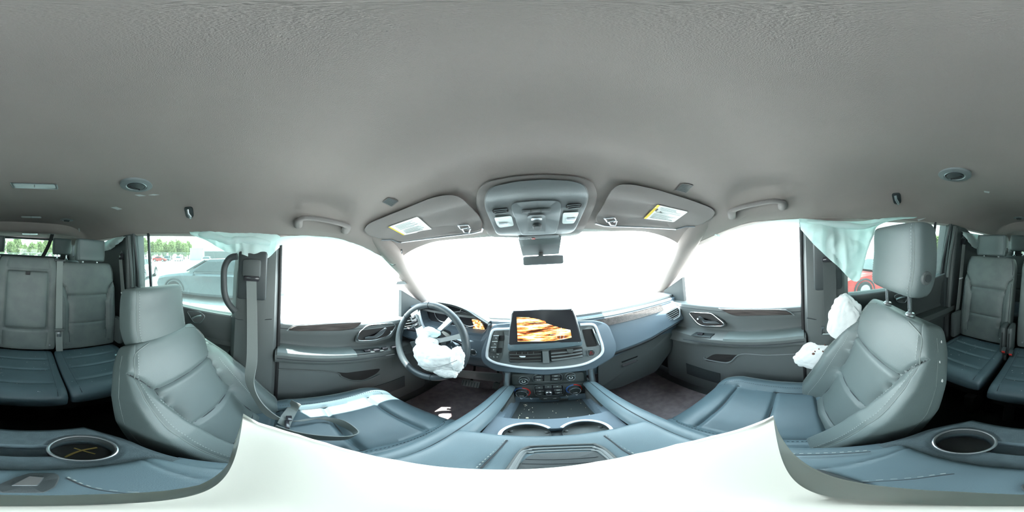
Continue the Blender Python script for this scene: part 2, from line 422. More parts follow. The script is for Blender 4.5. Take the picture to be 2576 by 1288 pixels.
# scratches and lint marks
for q in ([(278, 522), (292, 520), (308, 526), (296, 528)], [(338, 490), (352, 489), (368, 493), (350, 494)], [(372, 491), (385, 488), (402, 490), (388, 492)], [(2308, 552), (2330, 548), (2318, 553), (2310, 556)], [(2475, 480), (2490, 482), (2488, 486), (2476, 484)], [(197, 575), (200, 574), (202, 583), (199, 582)]):
    mk('scuff_mark', plate(q, CE, .0008, .9, base=.0005), 'print_light', ce)
def side(s):
    side_n = 'left' if s < 0 else 'right'
    D = lambda x: Plane((s*x, 0, 0), (-s, 0, 0))
    # ---------- front door
    zb = lambda y: (.782-.055*y if s > 0 else .782-.085*y)
    zarm = lambda y: .655-.15*max(0, y) if y > 0 else .655
    dn = 'door_1' if s < 0 else 'door_2'
    def prof(y):
        a = zarm(y); k = min(1, max(0, (y-.42)/.25)); ax = .652+.04*k
        return [(.80, zb(y)-.01), (.735, zb(y)+.004), (.708, zb(y)-.004), (.704, zb(y)-.03), (.716, zb(y)-.06), (.742, a+.03), (.742, a+.008), (.728, a), (ax+.012, a), (ax, a-.008), (ax, a-.035),
                (.672, a-.065), (.702, a-.085), (.706, a-.11), (.708, .30), (.70, .12), (.72, .05), (.80, .04)]
    ys = [-.028, -.02]+[-.02+.8*i/24 for i in range(1, 25)]
    rings = [[(s*x, y, z) for x, z in prof(y)] for y in ys]
    d1 = struct(dn, loft(rings), 'door_trim', f'{side_n} front door with grey padded trim and armrest')
    # armrest lit pad, belt strip, wood strip
    if s < 0:
        wood = [(722, 830), (738, 820), (800, 816), (912, 810), (895, 826), (860, 832), (745, 833)]
        wline = [(722, 832), (738, 820), (780, 816), (912, 810)]
        bezel = [(898, 853), (903, 835), (925, 818), (990, 812), (996, 820), (978, 845), (940, 856), (903, 857)]
        halo = [(893, 858), (898, 832), (918, 812), (1003, 802), (1006, 812), (984, 850), (942, 862), (898, 862)]
        lever = [(918, 848), (940, 846), (968, 824), (974, 826), (962, 842), (944, 852), (918, 853)]
        cup = [(912, 851), (918, 836), (950, 821), (976, 820), (962, 846), (935, 853)]
        lock = (984, 834); sw = [(868, 884), (880, 879), (990, 868), (1000, 872), (1000, 882), (905, 890)]
        pocket = [(835, 935), (870, 938), (960, 926), (948, 940), (915, 956), (880, 956), (858, 945)]
        pocket_lip = [(690, 928), (835, 936), (860, 948), (890, 958), (920, 957), (955, 942)]
        pad_ = [(692, 881), (830, 880), (865, 892), (850, 896), (700, 902), (692, 896)]
        glass_btm = [(692, 805), (1005, 795)]
    else:
        wood = [(1808, 776), (1830, 778), (1960, 779), (1985, 783), (1996, 792), (1900, 794), (1850, 795), (1835, 790)]
        wline = [(1808, 776), (1830, 778), (1960, 779), (1983, 783), (1998, 793)]
        bezel = [(1733, 787), (1738, 785), (1790, 788), (1822, 814), (1820, 820), (1770, 820), (1755, 814)]
        halo = [(1728, 784), (1736, 780), (1794, 784), (1828, 815), (1822, 825), (1768, 824), (1750, 816)]
        lever = [(1756, 795), (1764, 797), (1772, 806), (1802, 808), (1812, 814), (1796, 814), (1770, 812)]
        cup = [(1742, 790), (1786, 792), (1812, 815), (1772, 816), (1757, 810)]
        lock = (1756, 802); sw = [(1740, 843), (1760, 838), (1800, 842), (1855, 852), (1850, 857), (1760, 850)]
        pocket = [(1772, 905), (1795, 890), (1840, 892), (1862, 893), (1840, 908), (1815, 913), (1780, 909)]
        pocket_lip = [(1773, 898), (1775, 904), (1820, 912), (1838, 910), (1865, 891), (1930, 893), (2014, 890)]
        pad_ = [(1880, 836), (2020, 838), (2022, 850), (1870, 856), (1862, 850)]
    mk('wood_trim', plate(rc(wood, 8), D(.712), .014), 'wood', d1); mk('trim_line', tube([D(.697)(u, v) for u, v in cat2(wline)], .0022, 6), 'satin', d1)
    mk('handle_surround', plate(rc(halo, 8), D(.722), .012, .9), 'plastic_light' if s < 0 else 'plastic', d1)  # driver side surround lighter: sunlight on it is put into the colour
    bz = mk('handle_bezel', plate(rc(bezel, 8), D(.712), .006, .97), 'recess_shade', d1)
    mk('bezel_rim', tube([D(.704)(u, v) for u, v in rc(bezel, 8)], .0028, 8, closed=True), 'chrome', bz)
    hd = mk('door_handle', plate(rc(lever, 3), D(.704), .012, .85), 'satin', d1)
    mk('lock_button', cyl(D(.705)(*lock), (-s, 0, 0), .005, .004, 12), 'mark_white', d1)
    # window switches on the armrest
    za = .64 if s < 0 else .62
    if s < 0:
        for k in range(4):
            u = 918+k*22; p = P(u, 881-k*2.6, 'x', -.69)
            mk('window_switch', rbox((-.672+.006*(k % 2), p.y, zarm(p.y)+.008), (.022, .03, .012), .003, Matrix.Rotation(-.149, 3, 'X')), 'plastic_gloss', d1)
        mk('switch_panel', rbox((-.68, .36, zarm(.36)+.001), (.055, .19, .006), .003, Matrix.Rotation(-.149, 3, 'X')), 'plastic_dark', d1)
    else:
        mk('switch_panel', rbox((.68, .47, zarm(.47)+.001), (.05, .12, .006), .003, Matrix.Rotation(-.149, 3, 'X')), 'plastic_dark', d1)
        mk('window_switch', rbox((.676, .48, zarm(.48)+.008), (.022, .03, .012), .003, Matrix.Rotation(-.149, 3, 'X')), 'plastic_gloss', d1)
    # armrest pad and stitch seam
    rr = []
    for i in range(15):
        y = -.02+.33*i/14 if s < 0 else -.02+.36*i/14
        a = zarm(y)+.001; rr.append([(s*.725, y, a), (s*.722, y, a+.01), (s*.668, y, a+.01), (s*.652, y, a+.002), (s*.648, y, a-.012), (s*.655, y, a-.012)])
    mk('armrest_pad', loft(rr), 'leather', d1)
    mk('armrest_seam', tube([(s*.6495, -.02+.6*i/20, zarm(-.02+.6*i/20)-.03) for i in range(21)], .0018, 6), 'seam', d1)
    mk('map_pocket', plate(rc(pocket, 10), D(.709), .003, .97), 'recess_shade', d1)
    mk('pocket_lip', tube([D(.703)(u, v) for u, v in cat2(pocket_lip)], .004, 8), 'plastic_light' if s > 0 else 'plastic', d1)
    mk('belt_seal', tube([(s*.712, y, zb(y)-.006) for y in [-.02+.66*i/12 for i in range(13)]], .006, 8), 'plastic_light', d1)
    mk('upper_seam', tube([(s*.7045, y, zb(y)-.024) for y in [-.02+.66*i/12 for i in range(13)]], .0016, 6), 'seam', d1)
    mk('speaker_cover', grid(10, 8, lambda a, t: (s*.703, .40+.22*a, .13+.16*t), (s*.01, 0, 0)), 'plastic_dark', d1)
    # mirror triangle at the front of the window
    mk('mirror_sail', joinvf(loft([[(s*x, .63, z) for x, z in ((.735, zb(.6)), (.76, zb(.6)))]+[(s*.76, .635, .90), (s*.735, .635, .90)],
        [(s*x, .80, z) for x, z in ((.735, zb(.6)-.02), (.76, zb(.6)-.02))]+[(s*.76, .80, .80), (s*.735, .80, .80)]])), 'plastic_dark', d1)
    # ---------- B pillar
    def bp(z):
        k = max(0, (1.2-z)/1.2); yo = -.025; xi = .645+.03*k if z < .5 else (.655 if z < 1.05 else .682)
        xo = .80-.23*max(0, z-.78); return [(s*xo, yo, z), (s*.70, yo, z), (s*max(.665, xi), yo-.012, z), (s*(xi-.005), yo-.05, z), (s*(xi-.006), yo-.12, z), (s*xi, yo-.17, z), (s*(xi+.03), yo-.195-.02*(z < .5), z), (s*xo, yo-.2-.02*(z < .5), z)]
    bpl = struct('trim_3' if s < 0 else 'trim_4', loft([bp(z) for z in (0, .2, .5, .7, .76, .9, 1.0, 1.1, 1.158)]), 'plastic', f'tall grey pillar trim between the {side_n} doors')
    mk('pillar_seam', tube([P(u, v, 'x', s*.652) for u, v in ([(583, 797), (600, 804), (640, 806), (684, 803)] if s < 0 else [(2030, 800), (2050, 804), (2090, 804), (2120, 798)])], .0016, 6), 'seam', bpl)
    mk('door_seal', tube([(s*.703, -.02, z) for z in (.1, .4, .76, 1.0, 1.16)], .009, 8), 'black', bpl)
    # ---------- rear door
    zr = lambda y: .80+(.02 if s > 0 else 0)-.0*(y)+max(0, (-.6-y)*.15)
    def prof2(y):
        a = .62
        return [(.80, zr(y)-.01), (.735, zr(y)+.003), (.702, zr(y)-.006), (.70, zr(y)-.03), (.722, zr(y)-.07), (.738, a+.02), (.725, a), (.665, a-.005), (.66, a-.04), (.70, a-.09), (.705, .3), (.70, .1), (.80, .04)]
    r2 = struct('door_3' if s < 0 else 'door_4', loft([[(s*x, y, z) for x, z in prof2(y)] for y in [-.225-.76*i/20 for i in range(21)]]), 'plastic', f'{side_n} rear door with grey padded trim below its window')
    mk('belt_seal', tube([(s*.705, y, zr(y)-.002) for y in [-.23-.73*i/12 for i in range(13)]], .006, 8), 'plastic_light', r2)
    # window frame: divider bar and rear edge frame
    ym = -.735
    mk('divider_bar', tube([(s*.70, -.728, zr(-.72)), (s*.665, -.752, 1.205)], .009, 8), 'plastic_gloss', r2)
    mk('window_frame', tube([(s*.725, -.885, .84), (s*.715, -.888, .95), (s*.69, -.90, 1.1), (s*.665, -.905, 1.215)], .013, 8), 'plastic_dark', r2)
    if s < 0:
        gh = mk('pillar_handle', tube(cat([P(u, v, 'x', -.63) for u, v in ((597, 645), (578, 650), (565, 672), (563, 705), (565, 738), (574, 762), (592, 785))], 6), .014, 10, flat=.9, up=(1, 0, 0)), 'plastic_dark', bpl)
        bz2 = [(470, 782), (505, 785), (517, 796), (505, 812), (488, 812)]
    else:
        bz2 = [(2248, 745), (2262, 738), (2282, 748), (2278, 762), (2258, 760)]
    S_ = Plane((s*.712, 0, 0), (-s, 0, 0))
    hb = mk('handle_bezel', plate(rc(bz2, 6), S_, .012, .95), 'plastic', r2)
    mk('bezel_rim', tube([S_(u, v, .013) for u, v in rc(bz2, 6)], .0022, 8, closed=True), 'satin', hb)
    cu2 = sum(q[0] for q in bz2)/5; cv2 = sum(q[1] for q in bz2)/5
    mk('door_handle', tube([S_(cu2-12, cv2+3, .02), S_(cu2, cv2-1, .024), S_(cu2+10, cv2-3, .018)], .006, 8), 'satin', hb)
    if s > 0: mk('wood_trim', plate(rc([(2290, 700), (2318, 688), (2330, 694), (2318, 706), (2292, 712)], 4), Plane((.708, 0, 0), (-1, 0, 0)), .006), 'wood_red', r2)
    # ---------- C pillar / quarter trim
    def cp(y, z):
        return s*(.69-.03*max(0, (z-.8)/.4))
    def qf(a, t):
        y = -.90-1.05*a; z = .02+.0*t; top = lerp([(-1.95, 1.02), (-1.75, 1.02), (-1.42, 1.085), (-1.2, 1.17), (-1.1, 1.205), (-.9, 1.21)], y)
        z = .02+(top-.02)*t; x = cp(y, z)
        if y > -1.02: x = s*(.70-.045*max(0, (z-.8)/.4)-.01*sin(pi*(y+1.02)/.12))
        return (x, y, z)
    q = struct('wall_left' if s < 0 else 'wall_right', grid(40, 24, qf, (s*.10, 0, 0)), 'plastic_dark', f'dark grey {side_n} quarter panel beside the back rows')
    struct('wall_left_rear' if s < 0 else 'wall_right_rear', joinvf(grid(6, 6, lambda a, t: (s*.70, -1.95-.9*a, .0+1.02*t), (s*.1, 0, 0)), grid(4, 4, lambda a, t: (s*(.69-.03*t), -2.5-.4*a, 1.0+.22*t), (s*.1, 0, 0))), 'plastic_dark', f'dark {side_n} cargo side panel at the back of the cabin')
    mk('pillar_edge', tube([(s*.685, -.915, .84), (s*.67, -.92, 1.0), (s*.655, -.925, 1.1), (s*.645, -.93, 1.2)], .014, 8), 'plastic', q)
    mk('door_jamb', tube([(s*.69, -.93, .1), (s*.69, -.93, .5), (s*.675, -.94, .85), (s*.65, -.945, 1.19)], .02, 8), 'plastic', q)
    # ---------- A pillar
    ap = [(s*.635, .36, 1.225), (s*.65, .50, 1.105), (s*.69, .60, 1.02), (s*.73, .74, .90), (s*.77, .86, .80), (s*.80, .95, .72)]
    A = struct('trim_5' if s < 0 else 'trim_6', tube(cat(ap, 6), [.056-.014*i/30 for i in range(31)], 14, flat=.8), 'headliner', f'smooth windshield pillar trim on the {side_n} side')
    struct('wall_left_front' if s < 0 else 'wall_right_front', rbox((s*.79, .96, .36), (.05, .42, .74), .005), 'plastic_dark', f'dark kick panel ahead of the {side_n} front door')
    struct('baseboard_left' if s < 0 else 'baseboard_right', rbox((s*.755, -.62, .035), (.09, 3.7, .10), .015), 'plastic', f'{side_n} door sill trim along the floor')
    # ---------- side glass
    gl = [(-.02, .77), (.65, .73), (.65, .95), (.5, 1.09), (.2, 1.17), (-.02, 1.17)]
    struct('window_2' if s < 0 else 'window_3', loft([[(s*(.775-.19*(z-.78)), y, z) for y, z in gl], [(s*(.779-.19*(z-.78)), y, z) for y, z in gl]]), 'window_glass', f'{side_n} front door glass')
    gl = [(-.22, .80), (-.9, .82), (-.9, 1.22), (-.22, 1.19)]
    struct('window_4' if s < 0 else 'window_5', loft([[(s*(.76-.16*(z-.78)), y, z) for y, z in gl], [(s*(.764-.16*(z-.78)), y, z) for y, z in gl]]), 'rear_glass', f'{side_n} rear door glass with dark tint')
    gl = [(-1.05, 1.0), (-2.5, 1.0), (-2.5, 1.22), (-1.1, 1.24)]
    struct('window_6' if s < 0 else 'window_7', loft([[(s*.74, y, z) for y, z in gl], [(s*.744, y, z) for y, z in gl]]), 'rear_glass', f'{side_n} quarter window beside the third row')
def cat2(px, n=5): return [(p.x, p.y) for p in cat([(u, v, 0) for u, v in px], n)]
side(-1); side(1)
# windshield and cowl
def wsf(s, t):
    x = -1+2*s; hx = .60+.19*t; y = .60+.72*t-.30*t*x*x*1.0; z = 1.165-.42*t+.02*sin(pi*t)-.05*x*x*(1-t)
    return (x*hx, y, z)
struct('window_1', grid(16, 10, wsf, (0, .005, .004)), 'window_glass', 'wide raked windshield above the dashboard')
# tailgate
tg = struct('door_5', joinvf(rbox((0, -2.88, .5), (1.5, .08, .98), .01), rbox((0, -2.88, 1.285), (1.5, .08, .035), .004), rbox((-.64, -2.88, 1.14), (.16, .08, .32), .006), rbox((.64, -2.88, 1.14), (.16, .08, .32), .006)), 'plastic_dark', 'rear liftgate frame around the back window')
struct('window_8', rbox((0, -2.9, 1.14), (1.14, .005, .30), 0), 'rear_glass', 'back window in the liftgate')

# ------------------------------------------------------------------ things fixed to the ceiling
def grab(px, out, lab, pad):
    t = thing('grab_handle', lab, 'handle', CE(sum(p[0] for p in px)/len(px), sum(p[1] for p in px)/len(px)), 'front ceiling grab handles')
    mk('mount_recess', plate(rc(pad, 14), lambda u, v, o: CE(u, v, o*.5), .003, .95), 'headliner', t)
    path = [CE(u, v, o) for (u, v), o in zip(px, out)]; path = cat(path, 6)
    n = len(path); r = [.012 if 6 < i < n-7 else .017 for i in range(n)]
    mk('handle_bar', tube(path, r, 12, flat=.75), 'visor', t); return t
grab([(750, 568), (752, 555), (768, 548), (810, 552), (855, 562), (872, 570), (868, 582)], [.0, .028, .04, .042, .04, .028, .0], 'grey ceiling grab handle above the driver side front window', [(742, 536), (770, 536), (880, 558), (886, 590), (860, 590), (740, 572)])
grab([(1842, 546), (1842, 532), (1862, 522), (1905, 512), (1945, 506), (1966, 510), (1968, 522)], [.0, .028, .04, .042, .04, .028, .0], 'grey ceiling grab handle above the passenger side front window', [(1832, 522), (1960, 488), (1980, 495), (1980, 528), (1950, 532), (1840, 555)])
def hook(px, lab):
    t = thing('coat_hook', lab, 'hook', CE(*px), 'folding coat hooks on the headliner'); u, v = px
    mk('hook_base', plate(rc([(u-13, v-14), (u+10, v-16), (u+13, v+12), (u-6, v+15)], 8), CE, .008), 'plastic_dark', t)
    mk('hook_arm', tube([CE(u-3, v-8, .009), CE(u-1, v+2, .022), CE(u+4, v+10, .03), CE(u+5, v+13, .02)], .006, 8), 'satin', t)
hook((475, 535), 'small coat hook on the headliner over the driver side rear window')
hook((2255, 500), 'small coat hook on the headliner over the passenger side rear window')
def rvent(u, v, rx, lab, slant=0, hi=1):
    c = CE(u, v); t = thing('ceiling_vent', lab, 'vent', c, 'round ceiling air vents')
    r = (CE(u+rx, v)-c).length; n = Vector((0, 0, -1)) if abs(c.x) < .5 else Vector((-.15*sg(c.x), 0, -1)).normalized()
    n.x += (zceil(c.x+.02, c.y)-zceil(c.x-.02, c.y))/.04; n.y += (zceil(c.x, c.y+.02)-zceil(c.x, c.y-.02))/.04; n.normalize()
    a = Vector((1, 0, 0)); b = n.cross(a).normalized()
    circ = lambda q, o: [c+n*o+(a*cos(k*pi/16)+b*sin(k*pi/16))*q for k in range(32)]
    mk('vent_flange', loft([circ(r, -.003), circ(r*.97, .006), circ(r*.66, .009), circ(r*.58, .001), circ(r*.1, .001)]), 'plastic_light', t)
    mk('vent_collar', tube(circ(r*.6, .006), .0025, 8, closed=True), 'satin', t)
    mk('vent_louvre', loft([circ(r*.52, .001), circ(r*.5, .009), circ(r*.2, .012), circ(r*.02, .012)]), 'plastic_dark', t)
    mk('vent_slot', rbox(c+n*.012+b*r*.12, (r*.8, r*.10, .006), .002, basis(a, b, n)), 'black', t)
rvent(343, 465, 41, 'round air vent in the headliner behind the driver seat'); rvent(2402, 439, 43, 'round air vent in the headliner behind the passenger seat')
rvent(168, 553, 15, 'small round air vent far back on the driver side headliner'); rvent(2563, 548, 15, 'small round air vent far back on the passenger side headliner')
def domel(px, lab):
    t = thing('dome_lamp', lab, 'lamp', CE(sum(p[0] for p in px)/4, sum(p[1] for p in px)/4), 'slim headliner dome lamps')
    mk('lamp_frame', plate(rc(px, 4), CE, .006, .96), 'satin', t)
    cu = sum(p[0] for p in px)/4; cv = sum(p[1] for p in px)/4
    mk('lamp_lens', plate([(cu+(u-cu)*.9, cv+(v-cv)*.62) for u, v in rc(px, 3)], CE, .008, .95), 'lamp_lens', t)
    mk('lens_divider', tube([CE(cu, cv-3, .0155), CE(cu, cv+3, .0155)], .0012, 6), 'plastic_dark', t)
domel([(24, 459), (144, 463), (147, 477), (32, 473)], 'slim dome lamp on the headliner above the second row')
domel([(52, 543.5), (103, 544.5), (105, 549), (54, 548)], 'slim dome lamp on the headliner above the third row')
domel([(55, 587), (95, 587.5), (95, 590.5), (57, 590)], 'slim dome lamp just above the back window')
def grille(px, lab):
    t = thing('microphone_grille', lab, 'grille', CE(sum(p[0] for p in px)/4, sum(p[1] for p in px)/4), 'square headliner grilles')
    mk('grille_frame', plate(rc(px, 6), CE, .004, .93), 'visor', t)
    cu = sum(p[0] for p in px)/4; cv = sum(p[1] for p in px)/4; L = []
    for k in range(-4, 5):
        for (A_, B_) in (((px[0], px[3]), (px[1], px[2])),):
            f = (k+4.5)/9; a = [A_[0][i]+(B_[0][i]-A_[0][i])*f for i in (0, 1)]; b = [A_[1][i]+(B_[1][i]-A_[1][i])*f for i in (0, 1)]
            a = [cu+(a[0]-cu)*.82, cv+(a[1]-cv)*.82]; b = [cu+(b[0]-cu)*.82, cv+(b[1]-cv)*.82]
            L.append(tube([CE(a[0], a[1], .0045), CE(b[0], b[1], .0045)], .0012, 5))
    mk('grille_mesh', joinvf(*L), 'plastic_light', t)
grille([(959, 509), (976, 496), (1005, 506), (985, 522)], 'square patterned grille in the headliner behind the driver visor')
grille([(1697, 479), (1716, 460), (1747, 466), (1726, 488)], 'square patterned grille in the headliner behind the passenger visor')
# sun visors
def visor(outl, lab_px, lines, clip, lab, sidew):
    cu = sum(p[0] for p in outl)/len(outl); cv = sum(p[1] for p in outl)/len(outl)
    t = thing('sun_visor', lab, 'visor', CE(cu, cv), 'sun visors')
    ol = rc(outl, 22, 6)
    mk('visor_panel', plate(ol, CE, .016, .985, crown=.003), 'visor', t)
    S = lambda u, v, o=0: CE(u, v, .0212+o)
    lb = mk('warning_label', plate(rc(lab_px, 2, 1), S, .0006, .995, crown=.0001), 'paper', t, flat=True)
    tag(lb, 'white printed warning label with a yellow edge')
    a, b, c, d = [Vector((*p, 0)) for p in lab_px]          # a-b yellow edge, c-d far edge
    y1 = [(p.x, p.y) for p in (a, b, b+(c-b)*(.09 if sidew > 0 else .045), a+(d-a)*(.09 if sidew > 0 else .045))]
    mk('yellow_band', plate(rc(y1, 1, 1), S, .0020, .999, crown=.0001), 'yellow', lb, flat=True)
    L = []
    for k in range(14):
        if k == 6: continue
        f = .1+.85*k/14 if sidew > 0 else .12+.8*k/14; ln = random.uniform(.5, .82)
        p = a+(b-a)*f; q = d+(c-d)*f; s0 = p+(q-p)*.16; s1 = p+(q-p)*(.16+ln*.95)
        L.append(tube([S(s0.x, s0.y, .0020), S(s1.x, s1.y, .0020)], .0008 if k not in (0, 7) else .0014, 4))
    mk('printed_lines', joinvf(*L), 'print_light', lb)
    u, v = clip
    cl = mk('visor_clip', joinvf(tube([S(u-20, v-7, .006), S(u-17, v-4.5-3, .01), S(u+6, v-9, .01), S(u+10, v-2, .008), S(u-13, v+2, .008), S(u-20, v-7, .006)], .0028, 6),
        tube([S(u-10, v+2, .006), S(u-4, v+10, .004), S(u+8, v+11, .004), S(u+12, v+1, .006), S(u+3, v+2, .01)], .0028, 6)), 'satin', t)
    mk('visor_hinge', tube([S(*p, -.004) for p in lines], .0035, 6), 'satin', t)
    return t
visor([(913, 578), (925, 562), (1010, 528), (1085, 497), (1130, 488), (1160, 495), (1185, 520), (1214, 552), (1211, 578), (1190, 584), (1120, 592), (1010, 609), (990, 606), (965, 602), (925, 592)],
      [(1015, 592), (976, 571), (1050, 545), (1087, 577)], [(960, 604), (985, 603), (1000, 609), (1010, 610), (1160, 590), (1190, 586), (1212, 582), (1215, 574)], (1172, 574), 'driver side sun visor folded up with a white label', -1)
visor([(1800, 536), (1794, 524), (1730, 500), (1650, 476), (1590, 463), (1555, 463), (1535, 480), (1515, 520), (1497, 545), (1500, 560), (1520, 567), (1580, 570), (1700, 576), (1715, 572), (1760, 568), (1790, 550)],
      [(1619, 550), (1654, 515), (1731, 533), (1695, 559)], [(1498, 562), (1520, 568), (1540, 569), (1700, 577), (1712, 574), (1724, 570), (1748, 570)], (1540, 556), 'passenger side sun visor folded up with a yellow edged label', 1)
# overhead console
t = thing('overhead_console', 'grey overhead console with map lamps and a round dial above the windshield', 'console', CE(1350, 520))
ol = [(1228, 596), (1215, 565), (1197, 515), (1200, 480), (1222, 456), (1290, 443), (1370, 438), (1450, 443), (1490, 455), (1503, 485), (1500, 510), (1475, 565), (1458, 592), (1345, 600)]
mk('console_ring', plate(rc(ol, 16, 5), CE, .008, .97, crown=.0005), 'visor', t)
il = [(1250, 592), (1240, 570), (1218, 520), (1219, 490), (1238, 468), (1300, 455), (1370, 450), (1440, 454), (1472, 464), (1482, 490), (1478, 512), (1455, 562), (1442, 586), (1345, 593)]
S = lambda u, v, o=0: CE(u, v, .009+o)
mk('console_panel', plate(rc(il, 16, 5), S, .008, .975, crown=.002), 'door_trim', t)
S2 = lambda u, v, o=0: CE(u, v, .019+o)
bay = [(1312, 592), (1302, 568), (1288, 530), (1286, 517), (1297, 509), (1350, 504), (1400, 504), (1411, 510), (1411, 530), (1406, 562), (1398, 588)]
cb = mk('control_bay', plate(rc(bay, 8), S2, .004, .96), 'plastic_light', t)
S3 = lambda u, v, o=0: CE(u, v, .024+o)
for k in range(3):
    u = 1312+24.5*k; v = 528.5-1.7*k
    mk('roof_switch', plate(rc([(u, v+1), (u+23, v-.7), (u+23, v+6), (u, v+8)], 1.5, 2), S3, .003, .95), 'plastic', cb)
mk('dial_bay', plate(rc([(1328, 584), (1327, 545), (1334, 541), (1365, 540), (1373, 544), (1372, 584)], 4), S3, .002, .9), 'plastic_light', cb)
mk('dial_button', plate(rc([(1336, 549), (1364, 548), (1364, 554), (1336, 555)], 2, 2), lambda u, v, o=0: S3(u, v, .003+o), .004, .93), 'satin', cb)
dc = S3(1351, 567, .003); dn_ = Vector((0, -.35, -1)).normalized()
dl = mk('roof_dial', joinvf(cyl(dc, dn_, .016, .012, 24, .0145, .002)), 'plastic_dark', cb)
for q in range(0): pass
for nm, px in (('left', [(1243, 547), (1287, 543), (1293, 568), (1257, 573), (1250, 566)]), ('right', [(1416, 535), (1457, 533), (1453, 543), (1444, 562), (1414, 563)])):
    lf = mk('map_lamp', plate(rc(px, 5), S2, .003, .95), 'lamp_lens', t)
    cu = sum(p[0] for p in px)/5; cv = sum(p[1] for p in px)/5+4
    mk('lamp_pad', plate(rc([(cu-12, cv-2), (cu+12, cv-3), (cu+12, cv+3), (cu-12, cv+4)], 1, 1), lambda u, v, o=0: S2(u, v, .004+o), .002, .95), 'satin', lf)
for px in ([(1237, 530), (1242, 525), (1276, 522), (1280, 530), (1279, 533), (1242, 537)], [(1424, 515), (1430, 512), (1462, 512), (1464, 516), (1458, 524), (1423, 524)]):
    g_ = mk('speaker_slot', plate(rc(px, 3, 2), S2, .001, .95), 'recess_shade', t)
    cu = sum(p[0] for p in px)/6; cv = sum(p[1] for p in px)/6
    for k in (-1, 1, 3): mk('slot_fin', tube([S2(cu-16+k, cv+k*2.2+1.5, .003), S2(cu+16-k, cv+k*2.2-1.5, .003)], .0018, 6), 'plastic_light', g_)
mk('airbag_status_bar', plate(rc([(1303, 595), (1405, 590), (1408, 601), (1305, 604)], 2, 2), CE, .016, .97), 'plastic', t)
mk('status_light', plate(rc([(1338, 599), (1346, 599), (1346, 603), (1338, 603)], 1, 2), lambda u, v, o=0: CE(u, v, .0175+o), .001), 'red', t)
text('status_text', 'PASSENGER AIR BAG', CE(1326, 601, .0185), (1, 0, 0), (0, -.5, 1), .006, 'mark_white', t)
# rear view mirror and its sensor housing on the windshield
t = thing('rear_view_mirror', 'rear view mirror hanging under a sensor housing at the windshield top', 'mirror', (0, .74, 1.06))
mk('sensor_housing', loft([[(-.088, .66, 1.14), (.088, .66, 1.14), (.088, .68, 1.16), (-.088, .68, 1.16)], [(-.085, .76, 1.075), (.085, .76, 1.075), (.085, .80, 1.085), (-.085, .80, 1.085)]]), 'plastic', t)
mk('mirror_stem', tube([(0, .76, 1.09), (0, .73, 1.06), (0, .72, 1.045)], .012, 8), 'plastic', t)
mk('mirror_shell', rbox((.01, .72, 1.05), (.18, .02, .04), .008, Matrix.Rotation(radians(12), 3, 'X')), 'plastic_light', t)
# oval reflective piece at the driver-side windshield corner, trim clip
t = thing('corner_cap', 'small oval mirror hanging at the driver side windshield corner', 'mirror', (-.62, .52, 1.09))
pl = Plane((-.63, .52, 1.09), (.55, -.8, 0)); ov = [(975, 655), (985, 640), (1000, 629), (1012, 624), (1013, 634), (1005, 655), (993, 669), (980, 667)]
mk('cap_rim', plate(rc(ov, 6), pl, .008, .97), 'plastic_dark', t)
mk('cap_face', plate([(992+(u-992)*.9, 647+(v-647)*.9) for u, v in rc(ov, 6)], lambda u, v, o=0: pl(u, v, .008+o), .002, .98), 'chrome', t)
tag(mk('trim_bracket', joinvf(plate(rc([(996, 716), (999, 708), (1018, 707), (1024, 715)], 2), Plane((-.70, .6, .95), (1, -.4, 0)), .008)), 'plastic_light'), 'small loose grey bracket on the driver side windshield pillar', 'bracket')
# ------------------------------------------------------------------ dashboard
db = thing('dashboard', 'long grey dashboard with lit screens below the windshield', 'dashboard', (0, .9, .55))
Bz = lambda x: lerp([(-.8, .60), (-.3, .575), (0, .56), (.27, .567), (.5, .584), (.72, .628), (.8, .64)], x)
def Tz(x):
    return lerp([(-.78, .79), (-.66, .785), (-.625, .70), (-.27, .70), (-.245, .775), (.2, .773), (.6, .768), (.8, .765)], x)
def dprof(x):
    b, t = Bz(x), Tz(x); fy = .02*max(0, abs(x)-.55)/.2; lo = .44 if x < -.2 else .36
    return [(x, y, z) for y, z in ((1.02, lo-.05), (.84, lo-.06), (.76, lo), (.725, lo+.04), (.70, b-.035), (.70, b-.018), (.668-fy, b-.008), (.656-fy, b), (.652-fy, b+.012), (.662-fy, b+.05), (.68-fy, (b+t)/2+.03), (.70, t-.022), (.705, t-.018), (.705, t-.004), (.715, t), (.80, t+.004), (1.0, .775), (1.15, .762), (1.38-.42*(x/.8)**2, .735), (1.38-.42*(x/.8)**2, .5))]
xs = [-.735+1.47*i/84 for i in range(85)]
mk('dash_body', loft([dprof(x) for x in xs]), 'dash_soft', db, ang=30)
mk('dash_pad', grid(60, 12, lambda s, t: ((-.73+1.46*s), .722+(.62-.40*((-.73+1.46*s)/.8)**2)*t, .783+.006*sin(pi*t)-.045*t*t*1.0+(.0 if abs(s) else 0)), (0, 0, -.012)), 'dash_top', db)
